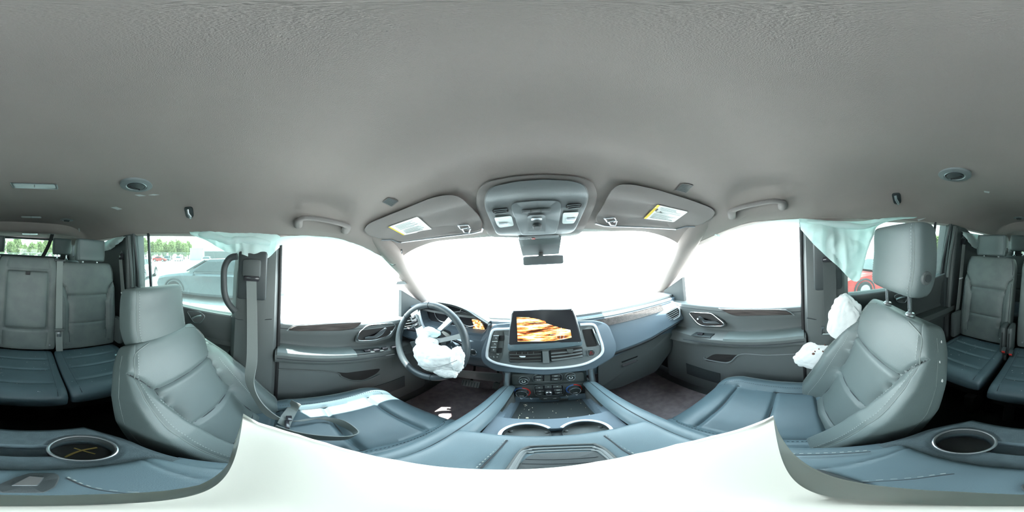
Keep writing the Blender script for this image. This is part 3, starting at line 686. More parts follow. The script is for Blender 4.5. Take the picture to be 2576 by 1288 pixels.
# seam and wood strip on the passenger side
mk('pad_seam', tube([(x, .697, Tz(x)-.006) for x in [.14+.55*i/20 for i in range(21)]], .003, 6), 'stitch', db)
mk('wood_trim', loft([[(x, .676+.0*x, Tz(x)-.05), (x, .690, Tz(x)-.02), (x, .705, Tz(x)-.02), (x, .700, Tz(x)-.05)] for x in [.15+.46*i/16 for i in range(17)]]), 'wood', db)
mk('wood_trim', loft([[(x, .676, .726), (x, .690, .752), (x, .705, .752), (x, .700, .726)] for x in [-.235+.1*i/6 for i in range(7)]]), 'wood', db)
mk('lower_shadow_gap', tube([(x, .672, Bz(x)-.016) for x in [.22+.46*i/20 for i in range(21)]], .007, 6), 'black', db)
mk('face_piping', tube([(x, .652-.02*max(0, abs(x)-.55)/.2, Bz(x)+.002) for x in [.24+.47*i/20 for i in range(21)]], .003, 6), 'seam', db)
# glovebox
GP = Plane((0, .712, .49), (0, -.96, -.10))
gb = mk('glovebox_door', plate(rc([(1503, 918), (1570, 885), (1662, 842), (1692, 836), (1690, 880), (1650, 935), (1560, 975), (1505, 985)], 10), GP, .006, .985), 'door_trim', db)
mk('glovebox_handle', plate(rc([(1563, 918), (1600, 904), (1606, 908), (1568, 923)], 3, 2), lambda u, v, o=0: GP(u, v, .007+o), .010, .9), 'satin', gb)
mk('glovebox_lock', plate(rc([(1563, 910), (1604, 895), (1604, 898), (1565, 913)], 1, 2), lambda u, v, o=0: GP(u, v, .007+o), .003, .9), 'black', gb)
# driver knee panel
KP = Plane((0, .715, .5), (0, -.95, -.22))
mk('knee_panel', plate(rc([(1010, 895), (1150, 930), (1215, 935), (1268, 940), (1262, 962), (1200, 955), (1050, 935), (1000, 915)], 10), KP, .006, .98), 'plastic_light', db)
# left end cap with air vent, right end vent
def svent(px, c, n, finm, nm):
    S = Plane(c, n); vb = mk(nm, plate(rc(px, 5), S, .014, .96), 'white_trim', db)
    cu = sum(p[0] for p in px)/len(px); cv = sum(p[1] for p in px)/len(px)
    q = [(cu+(u-cu)*.8, cv+(v-cv)*.8) for u, v in px]
    S2 = lambda u, v, o=0: S(u, v, .0145+o)
    mk('vent_recess', plate(rc(q, 4), S2, .001, .98), 'recess_shade', vb)
    a, b, c_, d = [Vector((*p, 0)) for p in (q[0], q[1], q[-2], q[-1])]
    for k in range(5):
        f = (k+.5)/5; p = a+(d-a)*f; r = b+(c_-b)*f
        mk('vent_slat', tube([S2(p.x, p.y, .004), S2(r.x, r.y, .004)], .0042, 6, flat=.5), 'plastic_light', vb)
svent([(1670, 786), (1704, 768), (1712, 776), (1712, 796), (1674, 817)], (.68, .655, .69), (-.45, -.9, .1), 'x', 'side_vent')
svent([(1016, 790), (1042, 782), (1046, 800), (1038, 826), (1008, 830)], (-.665, .66, .72), (.5, -.86, .1), 'x', 'side_vent')
# cluster hood and display
arch = cat([(-.665, .775), (-.64, .80), (-.585, .838), (-.50, .856), (-.40, .853), (-.33, .833), (-.285, .808), (-.24, .782)] and [Vector((a, b, 0)) for a, b in [(-.665, .765), (-.645, .80), (-.585, .838), (-.50, .856), (-.40, .853), (-.33, .833), (-.285, .806), (-.235, .776)]], 6)
def hoodf(off, y, zo=0): return [(p.x, y, p.y+off+zo) for p in arch]
mk('cluster_hood', loft([hoodf(-.02, .76), hoodf(-.014, .665), hoodf(0, .655), hoodf(.004, .67), hoodf(-.012, .80, -.004), hoodf(-.06, .98, -.012)], closed=False, cap=False), 'plastic', db)
mk('hood_seam', tube(hoodf(.003, .668), .0022, 6), 'stitch', db)
cl = mk('instrument_panel', loft([[(-.655, .755, .69)]+[(p.x, .757, p.y-.018) for p in arch[2:-2]]+[(-.245, .755, .69)], [(-.655, .772, .69)]+[(p.x, .772, p.y-.018) for p in arch[2:-2]]+[(-.245, .772, .69)]]), 'plastic_gloss', db)
CP = Plane((0, .753, .75), (0, -1, 0))
mk('instrument_display', plate(rc([(1186, 803), (1206, 805), (1213, 815), (1219, 828), (1217, 835), (1188, 832), (1192, 818)], 3), CP, .003, .98), 'cluster_lit', cl, flat=True)
mk('display_arc', tube([CP(u, v, .003) for u, v in cat2([(1128, 800), (1136, 788), (1160, 784), (1185, 792), (1205, 803)])], .0018, 6), 'satin', cl)
for a_, b_ in (((1137, 818), (1150, 820)), ((1141, 831), (1153, 833)), ((1172, 822), (1188, 829))):
    mk('display_line', tube([CP(*a_, .003), CP(*b_, .003)], .0013, 6), 'mark_white', cl)
for c_ in ((-.53, .752, .765), (-.37, .752, .765)):
    mk('gauge_ring', tube([(c_[0]+.055*cos(k*pi/16), c_[1], c_[2]+.055*sin(k*pi/16)) for k in range(32)], .0022, 6, closed=True), 'satin', cl)
# ------------------------------------------------ centre stack
PC = Plane((0, .648, .67), (0, -.965, .26))
pod = mk('centre_pod', plate(rc([(1240, 816), (1224, 850), (1209, 888), (1214, 914), (1245, 933), (1370, 944), (1488, 931), (1545, 898), (1552, 870), (1530, 815), (1500, 806), (1460, 806), (1290, 812)], 14), PC, .012, .975, base=-.012), 'dash_soft', db)
pan = rc([(1245, 829), (1285, 827), (1460, 817), (1492, 816), (1500, 828), (1517, 876), (1508, 896), (1478, 913), (1430, 922), (1370, 926), (1300, 923), (1245, 911), (1227, 900), (1230, 860), (1238, 834)], 8)
cp_ = mk('centre_panel', plate(pan, PC, .006, .985), 'plastic_light', db)
ringp = cat2([(1286, 827), (1262, 828), (1245, 829), (1237, 836), (1230, 862), (1225, 890), (1228, 902), (1245, 912), (1270, 918), (1310, 924), (1370, 927), (1430, 923), (1472, 915), (1502, 900), (1515, 886), (1515, 870), (1508, 848), (1499, 824), (1492, 817), (1480, 816), (1460, 817)], 5)
mk('chrome_surround', tube([PC(u, v, .008) for u, v in ringp], .0062, 10), 'white_trim', db)
SP = Plane((0, .655, .76), (0, -.975, .22))
scr = mk('centre_screen', plate(rc([(1289, 783), (1300, 783), (1430, 778), (1440, 779), (1448, 800), (1464, 860), (1280, 868), (1282, 830)], 5), SP, .014, .985), 'plastic_gloss', db)
mk('screen_edge', tube([SP(u, v, .006) for u, v in ((1281, 862), (1283, 830), (1287, 790), (1291, 783))], .003, 8), 'satin', scr)
mk('screen_edge', tube([SP(u, v, .006) for u, v in ((1440, 779), (1447, 795), (1456, 826), (1463, 856))], .003, 8), 'satin', scr)
mk('screen_top_edge', tube([SP(u, v, .006) for u, v in ((1291, 783), (1360, 780), (1438, 778))], .0025, 8), 'plastic_dark', scr)
mk('screen_picture', plate([(1299.5, 798), (1312, 798), (1330, 798.5), (1350, 802), (1372, 808), (1374, 813), (1395, 820), (1415, 826), (1435, 830), (1438, 849), (1420, 853), (1395, 857), (1360, 859), (1302, 859), (1301, 830)], lambda u, v, o=0: SP(u, v, .0145+o), .001, .995), 'screen_lit', scr, flat=True)
sp2 = lambda u, v, o=0: SP(u, v, .0165+o)
for a_, b_ in (((1385, 829), (1421, 832)), ((1382, 835), (1420, 838)), ((1384, 841), (1419, 843)), ((1412, 824), (1409, 852)), ((1402, 826), (1400, 850)), ((1420, 830), (1418, 852)), ((1302, 812), (1372, 812)), ((1330, 806), (1385, 822))):
    mk('picture_line', tube([sp2(*a_), sp2(*b_)], .0009, 4), 'mark_white' if a_[0] > 1380 else 'ink', scr)
cush = [(1283, 861), (1330, 862), (1380, 860), (1425, 855), (1455, 850), (1464, 853), (1466, 862), (1463, 870), (1420, 876), (1370, 880), (1320, 883), (1283, 884), (1277, 878), (1277, 866)]
mk('screen_bolster', plate(rc(cush, 4), Plane((0, .645, .64), (0, -.95, .3)), .032, .86, crown=.004), 'leather_insert', db)
Cb = lambda u, v, o=0: Plane((0, .645, .64), (0, -.95, .3))(u, v, .034+o)
mk('bolster_stitch', dashes([Cb(u, v, -.003) for u, v in cat2([(1284, 871), (1330, 873), (1380, 870), (1425, 866), (1458, 861)])]), 'stitch', db)
PV = lambda u, v, o=0: PC(u, v, .006+o)
for k, q in enumerate(([(1279, 884), (1363, 882), (1364, 911), (1281, 912)], [(1383, 881), (1465, 872), (1468, 898), (1385, 910)])):
    vb = mk('air_vent', plate(rc(q, 3, 2), PV, .006, .97), 'plastic_dark', db)
    a, b, c_, d = [Vector((*p, 0)) for p in q]
    mk('vent_recess', plate([tuple((Vector((*p, 0))-(a+c_)/2)*.93+(a+c_)/2)[:2] for p in q], lambda u, v, o=0: PV(u, v, .0065+o), .0005, .99), 'recess_shade', vb)
    for j in range(3):
        f = .28+.29*j; p = a+(d-a)*f; r = b+(c_-b)*f; p, r = p+(r-p)*.03, r+(p-r)*.03
        mk('vent_slat', tube([PV(p.x, p.y, .010), PV(r.x, r.y, .010)], .002 if k == 0 else .0065, 8, flat=.5 if k else 1), 'plastic_light' if k else 'plastic', vb)
    m = (a+b+c_+d)/4+Vector(((-8, 0, -4) if k == 0 else (8, -4, 0)))
    for j in range(4 if k == 0 else 0):
        p = a+(b-a)*(.24+.17*j); mk('vent_vane', tube([PV(p.x, p.y+3, .009), PV(p.x, p.y+8, .009)], .0014, 6), 'plastic', vb)
    mk('vent_tab', plate(rc([(m.x-9, m.y-2 if k == 0 else m.y-8), (m.x+9, m.y-2 if k == 0 else m.y-9), (m.x+8, m.y+2), (m.x-4, m.y+2)], 2, 2), lambda u, v, o=0: PV(u, v, .012+o), .005, .9), 'mark_white' if k == 0 else 'plastic', vb)
mk('vent_divider', plate([(1364, 883), (1380, 882), (1383, 914), (1366, 915)], PV, .012, .93), 'plastic_light', db)
# gear selector keys on the left
gs = mk('gear_selector', plate(rc([(1247, 833), (1266, 833), (1268, 845), (1264, 892), (1256, 912), (1230, 903), (1232, 885), (1240, 850)], 4), PV, .002, .97), 'plastic', db)
PG = lambda u, v, o=0: PV(u, v, .002+o)
for px in ([(1256, 844), (1268, 844), (1267, 858), (1254, 858)], [(1252, 875), (1264, 875), (1262, 888), (1249, 888)]):
    mk('key_recess', plate(rc(px, 2, 2), PG, .001, .98), 'black', gs)
for j, ch in enumerate('RND'):
    u, v = 1248-3.2*j, 851-.2+14.6*j
    kx = mk('gear_key', plate(rc([(u-6, v-6.5), (u+7, v-6.5), (u+5.5, v+6), (u-7.5, v+6)], 1.5, 2), PG, .009, .93), 'plastic', gs)
    mk('key_edge', tube([PG(u-7, v-6.6, .010), PG(u+7, v-6.6, .010)], .0012, 6), 'mark_white', kx)
    text('gear_letter', ch, PG(u, v, .0095), (1, 0, 0), (0, .25, 1), .008, 'mark_white', kx)
for j, ch in enumerate('-L+'):
    u = 1234.5+8*j; text('gear_letter', ch, PG(u, 897+j*.6, .004), (1, 0, 0), (0, .25, 1), .009, 'mark_white', gs)
text('park_text', 'PUSH', PG(1252, 891, .004), (1, 0, 0), (0, .25, 1), .004, 'mark_white', gs)
# slot and hazard key on the right
mk('storage_slot', plate(rc([(1464, 829), (1490, 827), (1502, 868), (1500, 871), (1476, 873)], 3), PV, .001, .98), 'recess_shade', db)
mk('slot_rail', tube([PV(u, v, .004) for u, v in ((1491, 827), (1499, 848), (1508, 868))], .004, 8), 'satin', db)
mk('slot_clip', plate(rc([(1495, 838), (1500, 838), (1507, 856), (1502, 858)], 2, 2), PV, .008, .9), 'satin', db)
hz = mk('hazard_button', plate(rc([(1478, 882), (1490, 880), (1496, 886), (1493, 894), (1481, 895)], 3), PV, .004, .95), 'plastic_dark', db)
mk('hazard_rim', tube([PV(u, v, .003) for u, v in rc([(1477, 881), (1491, 879), (1498, 886), (1494, 895), (1480, 896)], 3)], .0014, 6, closed=True), 'satin', hz)
mk('hazard_triangle', tube([PV(u, v, .0055) for u, v in ((1487, 884), (1491.5, 890.5), (1483.5, 891), (1487, 884))], .0011, 6), 'red', hz)
# start button
st = mk('start_button', cyl(Plane((-.27, .665, .6), (0, -1, .1))(1190, 886), (0, -1, .1), .017, .012, 24, .016, .002), 'plastic_dark', db)
mk('start_ring', tube([Vector((0, 0, 0))+Plane((-.27, .665, .6), (0, -1, .1))(1190, 886, .013)+Vector((.0165*cos(k*pi/12), 0, .0165*sin(k*pi/12))) for k in range(24)], .002, 6, closed=True), 'chrome', st)
# ------------------------------------------------ climate and radio controls
PK = Plane((0, .625, .46), (0, -.985, .17))
CK = mk('control_panel', plate(rc([(1270, 935), (1474, 929), (1480, 988), (1474, 1000), (1300, 1006), (1287, 1002), (1276, 985)], 6), PK, .004, .99), 'plastic_dark', db)
K1 = lambda u, v, o=0: PK(u, v, .004+o)
mk('radio_row', plate(rc([(1286, 942), (1375, 940), (1468, 936), (1470, 958), (1380, 965), (1288, 967)], 5), K1, .006, .98), 'plastic', CK)
mk('climate_row', plate(rc([(1290, 970), (1380, 967), (1470, 962), (1474, 984), (1430, 996), (1310, 1001), (1294, 997)], 5), K1, .005, .98), 'plastic', CK)
K2 = lambda u, v, o=0: PK(u, v, .010+o)
nK = Vector((0, -.985, .17)).normalized(); uK = Vector((0, .17, .985))
def knob(u, v, r, ringc, deep=.022):
    c = K2(u, v); k = mk('control_knob', joinvf(cyl(c, nK, r, deep, 28, r*.93, .003)), 'plastic_dark', CK)
    R = Vector((1, 0, 0)); top = c+nK*deep
    mk('knob_rim', tube([top+(R*cos(a*pi/14)+uK*sin(a*pi/14))*r*.93 for a in range(28)], .0022, 6, closed=True), 'chrome', k)
    mk('knob_collar', tube([c+nK*.003+(R*cos(a*pi/14)+uK*sin(a*pi/14))*r*1.12 for a in range(28)], .0018, 6, closed=True), 'satin', k)
    if ringc:
        mk('cold_mark', tube([c+nK*.003+(R*cos(a)+uK*sin(a))*r*1.3 for a in [pi/2+pi*.75*q/14 for q in range(15)]], .0022, 6), 'blue', k)
        mk('warm_mark', tube([c+nK*.003+(R*cos(a)+uK*sin(a))*r*1.3 for a in [pi/2-pi*.75*q/14 for q in range(15)]], .0022, 6), 'red', k)
        text('knob_text', 'AUTO', top+nK*.001-uK*r*.5, R, uK, .0055, 'mark_white', k)
    else:
        mk('knob_symbol', tube([top+nK*.001+(R*cos(a)+uK*sin(a))*r*.35 for a in [pi*.65+2*pi*.85*q/14 for q in range(15)]], .0008, 6), 'mark_white', k)
knob(1319, 954, .017, 0); knob(1434, 945, .017, 0, .02); knob(1314, 986, .022, 1); knob(1444, 978, .022, 1)
def group(px, rows, lab):
    g = mk('button_group', plate(rc(px, 4, 2), K2, .002, .97), 'plastic_gloss', CK)
    mk('group_rim', tube([K2(u, v, .003) for u, v in rc(px, 4, 2)], .0013, 6, closed=True), 'satin', g)
    for (u0, v0, u1, v1, tx) in rows:
        b = mk('panel_button', plate(rc([(u0, v0), (u1, v0-.4), (u1, v1-.4), (u0, v1)], 1.5, 2), lambda u, v, o=0: K2(u, v, .002+o), .003, .92), 'plastic', g)
        if tx: text('button_text', tx, K2((u0+u1)/2, (v0+v1)/2, .0056), (1, 0, 0), uK, .0058, 'mark_white', b)
group([(1341, 945), (1350, 942), (1408, 940), (1414, 943), (1415, 955), (1410, 958), (1345, 960), (1341, 957)],
      [(1345, 945, 1365, 951, 'HOME'), (1345, 953, 1365, 959, 'BACK'), (1369, 944, 1384, 959, ''), (1388, 943, 1409, 949, 'NEXT'), (1388, 951, 1409, 957, 'PREV')], '')
group([(1343, 971), (1352, 969), (1410, 966), (1416, 969), (1420, 990), (1414, 993), (1350, 996), (1346, 992)],
      [(1347, 972, 1366, 979, 'W'), (1370, 970, 1388, 977, 'W'), (1391, 969, 1413, 976, 'W'), (1348, 982, 1368, 987, 'AC'), (1349, 989, 1368, 994, 'A/C'), (1394, 979, 1414, 984, 'REAR'), (1395, 986, 1414, 991, 'OFF')], '')
c = K2(1380.5, 987, .004); fk = mk('fan_knob', cyl(c, nK, .013, .014, 24, .012, .002), 'satin', CK)
mk('fan_face', cyl(c+nK*.0142, nK, .007, .001, 16), 'plastic_gloss', fk)
mk('lower_keys', plate(rc([(1355, 1003), (1362, 999), (1405, 997), (1411, 1001), (1404, 1006), (1364, 1008)], 2, 2), K1, .012, .95), 'plastic', CK)
for u, tx in ((1372, 'PARK'), (1395, 'LANE')): text('button_text', tx, K1(u, 1003-.03*(u-1370), .0135), (1, 0, 0), uK, .005, 'mark_white', CK)
for u, v in ((1311, 1003), (1336, 1003), (1427, 996), (1450, 993)):
    mk('seat_heat_mark', tube([K1(u-2, v-2, .008), K1(u, v+1, .008), K1(u+3, v, .008)], .0014, 6), 'mark_white', CK)
# chrome posts beside the controls
for a_, b_ in (((1276, 943), (1273, 988)), ((1487, 934), (1494, 980))):
    p, q = P(*a_, 'y', .615), P(*b_, 'y', .60); mk('stack_post', tube([p+(p-q)*.15, p, q, q-(p-q)*.1], .0125, 12), 'satin', db)

# ------------------------------------------------ steering wheel, turned
WC = Vector((-.48, .56, .67)); tl = radians(15); wN = Vector((0, -cos(tl), sin(tl))); wU = Vector((0, sin(tl), cos(tl))); wR = Vector((1, 0, 0)); rot = radians(128)
sw = thing('steering_wheel', 'leather steering wheel turned to the right with a burst airbag', 'steering wheel', WC)
def wp(r, a, o=0): return WC+(wR*cos(a+rot)+wU*sin(a+rot))*r+wN*o      # a=0 right spoke, pi left spoke, 3pi/2 bottom
mk('wheel_rim', tube([wp(.188, 2*pi*k/72) for k in range(72)], .0165, 14, closed=True, up=tuple(wN)), 'rim_leather', sw)
for a in (.35, pi-.35, pi+.55, 2*pi-.55): mk('rim_seam', tube([wp(.188+.0172*cos(q*pi/8), a, .0172*sin(q*pi/8)) for q in range(16)], .001, 5, closed=True), 'seam', sw)
mk('rim_stitch', dashes([wp(.1745, 2*pi*k/120, .008) for k in range(121)], r=.0008), 'stitch', sw)
def spoke(a, wdt, r0, r1, m, nm, off=.012):
    L = []
    for i in range(9):
        f = i/8; r = r0+(r1-r0)*f; w = wdt*(1-.25*sin(pi*f)); dr = Vector((0, 0, 0))
        t = (wR*-sin(a+rot)+wU*cos(a+rot)); c = wp(r, a, 0)+wN*off*(1-f)
        L.append([c+t*w+wN*-.006, c+t*w*.9+wN*.008, c-t*w*.9+wN*.008, c-t*w+wN*-.006])
    return mk(nm, loft(L), m, sw)
spoke(pi, .03, .04, .178, 'satin', 'spoke'); spoke(0, .03, .04, .178, 'satin', 'spoke')
spoke(1.5*pi-.26, .014, .05, .178, 'satin', 'spoke', .008); spoke(1.5*pi+.26, .014, .05, .178, 'satin', 'spoke', .008)
spoke(pi/2+.1, .05, 0, .09, 'plastic_dark', 'hub', .014)
for a in (pi, 0):
    t = (wR*-sin(a+rot)+wU*cos(a+rot)); rr_ = (wR*cos(a+rot)+wU*sin(a+rot)); c = wp(.118, a, .020)
    pd = mk('switch_pad', rbox(c, (.066, .044, .012), .005, basis(rr_, t if t.cross(wN).dot(rr_) > 0 else -t, wN)), 'plastic_light', sw)
    mk('rocker_switch', rbox(c+wN*.008, (.018, .036, .006), .003, basis(rr_, t, rr_.cross(t))), 'plastic_gloss', pd)
    for k in (-1, 1):
        mk('wheel_button', rbox(c+wN*.008+rr_*k*.022, (.014, .026, .005), .002, basis(rr_, t, rr_.cross(t))), 'plastic_gloss', pd)
        mk('button_mark', tube([c+wN*.0115+rr_*k*.022-t*.006, c+wN*.0115+rr_*k*.022+t*.006], .001, 6), 'mark_white', pd)
mk('hub_shell', joinvf(cyl(WC-wN*.055, wN, .062, .055, 28, .075, .004)), 'plastic_dark', sw)
# burst bag: crumpled cloth lobes
wM = basis(wR, wU, wN)
wS = Plane(WC, wN)
def bagc(u, v, o, s3, seed, amp=.26, fr=2.6): return crumple(wS(u, v, o), s3, amp, fr, 5, wM, seed)
ab = mk('airbag', bagc(1096, 903, .035, (.108, .068, .034), 3), 'bag_white', sw, ang=80)
tag(ab, 'limp pale airbag hanging out of the hub')
mk('bag_flap', bagc(1072, 866, .026, (.060, .048, .024), 9), 'bag_white', ab, ang=80)
mk('bag_flap', bagc(1085, 836, .026, (.046, .022, .014), 19), 'bag_blue', ab, ang=80)
mk('bag_corner', bagc(1148, 903, .045, (.034, .050, .016), 29), 'bag_white', ab, ang=80)
mk('bag_edge', bagc(1118, 935, .045, (.055, .026, .014), 41), 'bag_white', ab, ang=80)
mk('bag_seam', tube([Plane(WC, wN)(u, v, .085) for u, v in cat2([(1050, 918), (1085, 925), (1120, 918), (1150, 906)])], .0012, 5), 'ink', ab)
cm = tag(mk('steering_column', joinvf(tube([(-.48, .76, .64), (-.48, .70, .645), (-.48, .63, .655)], [.06, .055, .05], 16, flat=.8), ), 'plastic_dark'), 'dark steering column shroud behind the wheel', 'steering column')
for s_, px in ((-1, [(-.53, .66, .665), (-.60, .63, .675), (-.66, .61, .68)]), (1, [(-.43, .66, .665), (-.36, .63, .67), (-.31, .61, .665)])):
    mk('column_stalk', tube(px, [.007, .008, .010], 10), 'plastic_gloss', cm)
# pedals
t = thing('brake_pedal', 'wide ribbed brake pedal hanging under the dashboard', 'pedal', P(1184, 965, 'y', .86))
Sp = Plane(P(1184, 965, 'y', .86), (0, -.8, .6))
mk('pedal_pad', plate(rc([(1163, 952), (1209, 961), (1205, 977), (1160, 969)], 3), Sp, .012, .96), 'pedal', t)
for k in range(6): mk('pad_rib', tube([Sp(1166+7*k, 956+1.5*k, .014), Sp(1163+7*k, 968+1.5*k, .014)], .0022, 6), 'plastic_light', t)
mk('pedal_arm', tube([Sp(1184, 965, -.002), P(1184, 965, 'y', .86)+Vector((0, .06, .10)), P(1184, 965, 'y', .86)+Vector((0, .10, .25))], .008, 8), 'black', t)
t = thing('accelerator_pedal', 'narrow ribbed accelerator pedal beside the centre stack', 'pedal', P(1248, 970, 'y', .88))
Sp = Plane(P(1248, 970, 'y', .88), (0, -.8, .6))
mk('pedal_pad', plate(rc([(1242, 961), (1259, 963), (1252, 980), (1238, 978)], 3), Sp, .012, .96), 'plastic_dark', t)
for k in range(5): mk('pad_rib', tube([Sp(1244+3*k, 963+.4*k, .014), Sp(1240+3*k, 977+.3*k, .014)], .0018, 6), 'pedal', t)
mk('pedal_arm', tube([Sp(1248, 970, -.002), P(1248, 970, 'y', .88)+Vector((0, .05, .08)), P(1248, 970, 'y', .88)+Vector((0, .08, .2))], .007, 8), 'black', t)

# ------------------------------------------------------------------ centre console
cc = thing('centre_console', 'blue grey centre console with padded lid and cup holders between the seats', 'console', (0, .15, 0))
mk('console_body', joinvf(rbox((0, .06, .25), (.33, .62, .46), .03, seg=3), rbox((0, .48, .15), (.33, .30, .28), .03, seg=3), rbox((0, .68, .19), (.30, .14, .38), .02)), 'plastic', cc)
def hf_front(s, t):
    x = -.135+.27*s; y = .235+.385*t; z = .50-.12*max(0, (y-.375)/.225)
    for cx in (-.053, .053):
        d = sqrt((x-cx)**2+(y-.303)**2)
        if d < .0445: z = min(z, .42 if d < .041 else .50-.08*(.0445-d)/.0035)
    if abs(x) < .035 and abs(y-.303) < .022: z = min(z, .455)
    k = min((.112+.02*(y-.37)/.2)-abs(x), y-.374, .60-y)
    if k > 0: z -= .038*min(1, k/.006)
    return (x, y, z)
mk('front_deck', grid(116, 150, hf_front, (0, 0, -.0) if False else None), 'dash_soft', cc, ang=50)
mk('tray_mat', grid(8, 8, lambda s, t: ((-.104+.208*s)*(1+.06*t), .382+.212*t, .50-.12*(.007+.212*t)/.225-.0355), (0, 0, -.004)), 'plastic_dark', cc)
for s_ in (-1, 1):
    mk('cup_ring', tube([(s_*(.053+.0485*cos(a)), .303+.0485*sin(a), .5025) for a in [-pi+.55+(2*pi-1.1)*q/40 for q in range(41)]], .0038, 8), 'white_trim', cc)
    mk('cup_floor', cyl((s_*.053, .303, .418), (0, 0, 1), .042, .004, 24), 'black', cc)
    mk('cup_wall', loft([[(s_*.053+.0435*cos(q*pi/16), .303+.0435*sin(q*pi/16), z) for q in range(32)] for z in (.42, .499)], cap=False), 'plastic_dark', cc)
    for a in (.5, 2.6, 4.7): mk('cup_grip', rbox((s_*.053+.040*cos(a), .303+.040*sin(a), .475), (.010, .010, .02), .004), 'plastic', cc)
for k in range(26):
    x, y = random.uniform(-.1, .1), random.uniform(.39, .58)
    if k < 5: x, y = -.085+random.uniform(-.012, .02), .40+random.uniform(0, .06)
def crumb(q):
    x = random.choice([-.09, -.085, .095, random.uniform(-.1, .1), random.uniform(-.1, .1)])+random.uniform(-.006, .006); y = random.uniform(.39, .58)
    return rbox((x, y, .50-.12*(y-.375)/.225-.0335), (q, q*1.2, q*.6), 0)
tag(mk('tray_crumbs', joinvf(*[crumb(random.uniform(.001, .0026)) for _ in range(30)], rbox((-.065, .415, .448), (.007, .006, .004), .001)), 'crumb', cc, flat=True), 'pale crumbs scattered in the front tray', kind='stuff')
mk('cup_bridge', rbox((0, .303, .468), (.026, .040, .03), .004), 'plastic_dark', cc)
mk('usb_panel', rbox((-.02, .603, .36), (.15, .006, .05), .003), 'plastic_dark', cc)
mk('usb_port', rbox((-.045, .5985, .345), (.012, .004, .005), .001), 'satin', cc); mk('usb_port', rbox((-.022, .5985, .345), (.018, .004, .007), .001), 'satin', cc)
mk('power_socket', rbox((.045, .598, .35), (.035, .01, .03), .004), 'plastic', cc)
for s_ in (-1, 1):
    rp = cat([(s_*.150, .66, .40), (s_*.150, .61, .44), (s_*.152, .54, .47), (s_*.158, .44, .495), (s_*.166, .34, .51), (s_*.172, .26, .512), (s_*.17, .16, .505), (s_*.16, 0, .49), (s_*.15, -.10, .485)], 6)
    n = len(rp); mk('side_rail', tube(rp, [.022+.016*min(1, i/(n*.7)) for i in range(n)], 14, flat=.62), 'leather_insert', cc)
    mk('rail_stitch', tube([p+Vector((s_*-.002, 0, (.022+.016*min(1, i/(n*.7)))*.62+.0006)) for i, p in enumerate(rp)], .0012, 5), 'seam', cc)
    mk('console_side', loft([[(s_*.16, y, .03), (s_*.168, y, z-.02), (s_*.128, y, z-.01), (s_*.12, y, .03)] for y, z in ((.30, .50), (.40, .49), (.50, .47), (.60, .43), (.70, .42))]), 'plastic', cc)
# padded lid
LID = Pad((0, -.118, .528), (1, 0, 0), (0, 1, 0), (0, 0, 1), lambda t: .150+.018*t, .385, .034, .03, 7, bump=lambda u, t: .004*(1-u*u)-.0035*exp(-((abs(u)-lerp([(0, .9), (.35, .62), (.7, .50), (1, .56)], t))/.02)**2), ne=9)
lid = mk('console_lid', LID.mesh(110, 60), 'leather_insert', cc)
def on_lid(u, v, o=0):
    for z in (.566,): return P(u, v, 'z', z+o)
for px in ([(1272, 1106), (1250, 1128), (1222, 1155), (1195, 1180)], [(1524, 1094), (1548, 1112), (1575, 1130), (1608, 1148)]):
    mk('lid_stitch', dashes([on_lid(u, v, -.002) for u, v in cat2(px)]), 'stitch', lid)
for sh, m in ((0, 'seam'), ):
    for px in ([(1276, 1107), (1256, 1130), (1232, 1155), (1210, 1178)], [(1520, 1096), (1545, 1115), (1570, 1134), (1600, 1150)]): mk('lid_seam', tube([on_lid(u, v, -.001) for u, v in cat2(px)], .0014, 5), m, lid)
for px in ([(170, 1200), (215, 1220), (270, 1232), (340, 1238), (420, 1236)], [(2130, 1214), (2200, 1208), (2290, 1202), (2360, 1193), (2400, 1188)], [(1990, 1141), (2060, 1140), (2140, 1136), (2190, 1132)]):
    mk('lid_stitch', dashes([on_lid(u, v, -.001) for u, v in cat2(px)]), 'stitch', lid)
    mk('lid_seam', tube([on_lid(u, v+4, -.001) for u, v in cat2(px)], .001, 5), 'seam', lid)
# lid tray with stepped rims
for k, (ins, z) in enumerate(((0, .567), (7, .5675), (14, .566))):
    px = [(1278+ins*.9, 1182), (1308+ins*.6, 1137+ins*.3), (1328+ins*.7, 1125+ins), (1350, 1122+ins), (1480, 1117+ins), (1500-ins*.6, 1119+ins), (1522-ins*.8, 1130+ins*.5), (1556-ins, 1162)]
    mk('tray_rim', tube([P(u, v, 'z', z) for u, v in cat2(px)], .0028, 8), 'plastic_light' if k else 'plastic', lid)
mk('lid_tray', plate(rc([(1286, 1186), (1328, 1148), (1345, 1141), (1498, 1135), (1540, 1164), (1440, 1176)], 3), lambda u, v, o=0: P(u, v, 'z', .5655+o), .0008, .98), 'plastic_dark', lid)
for v in (1152, 1163): mk('mat_groove', tube([P(1322-(v-1152)*.8, v+3, 'z', .5668), P(1505+(v-1152)*.8, v-3, 'z', .5668)], .0009, 5), 'seam', lid)
# latches
def latch(px, px2):
    mk('latch_recess', plate(rc(px, 8), lambda u, v, o=0: P(u, v, 'z', .566+o), .002, .95), 'plastic_dark', lid)
    lb = mk('latch_button', plate(rc(px2, 2, 2), lambda u, v, o=0: P(u, v, 'z', .568+o), .004, .9), 'satin', lid)
latch([(-10, 1222), (40, 1200), (75, 1190), (140, 1190), (152, 1200), (140, 1225), (110, 1240), (0, 1240)], [(28, 1222), (75, 1197), (112, 1200), (95, 1222)])
latch([(2010, 1183), (2060, 1180), (2140, 1205), (2190, 1220), (2100, 1217), (2040, 1205)], [(2008, 1190), (2028, 1189), (2042, 1203), (2024, 1200)])
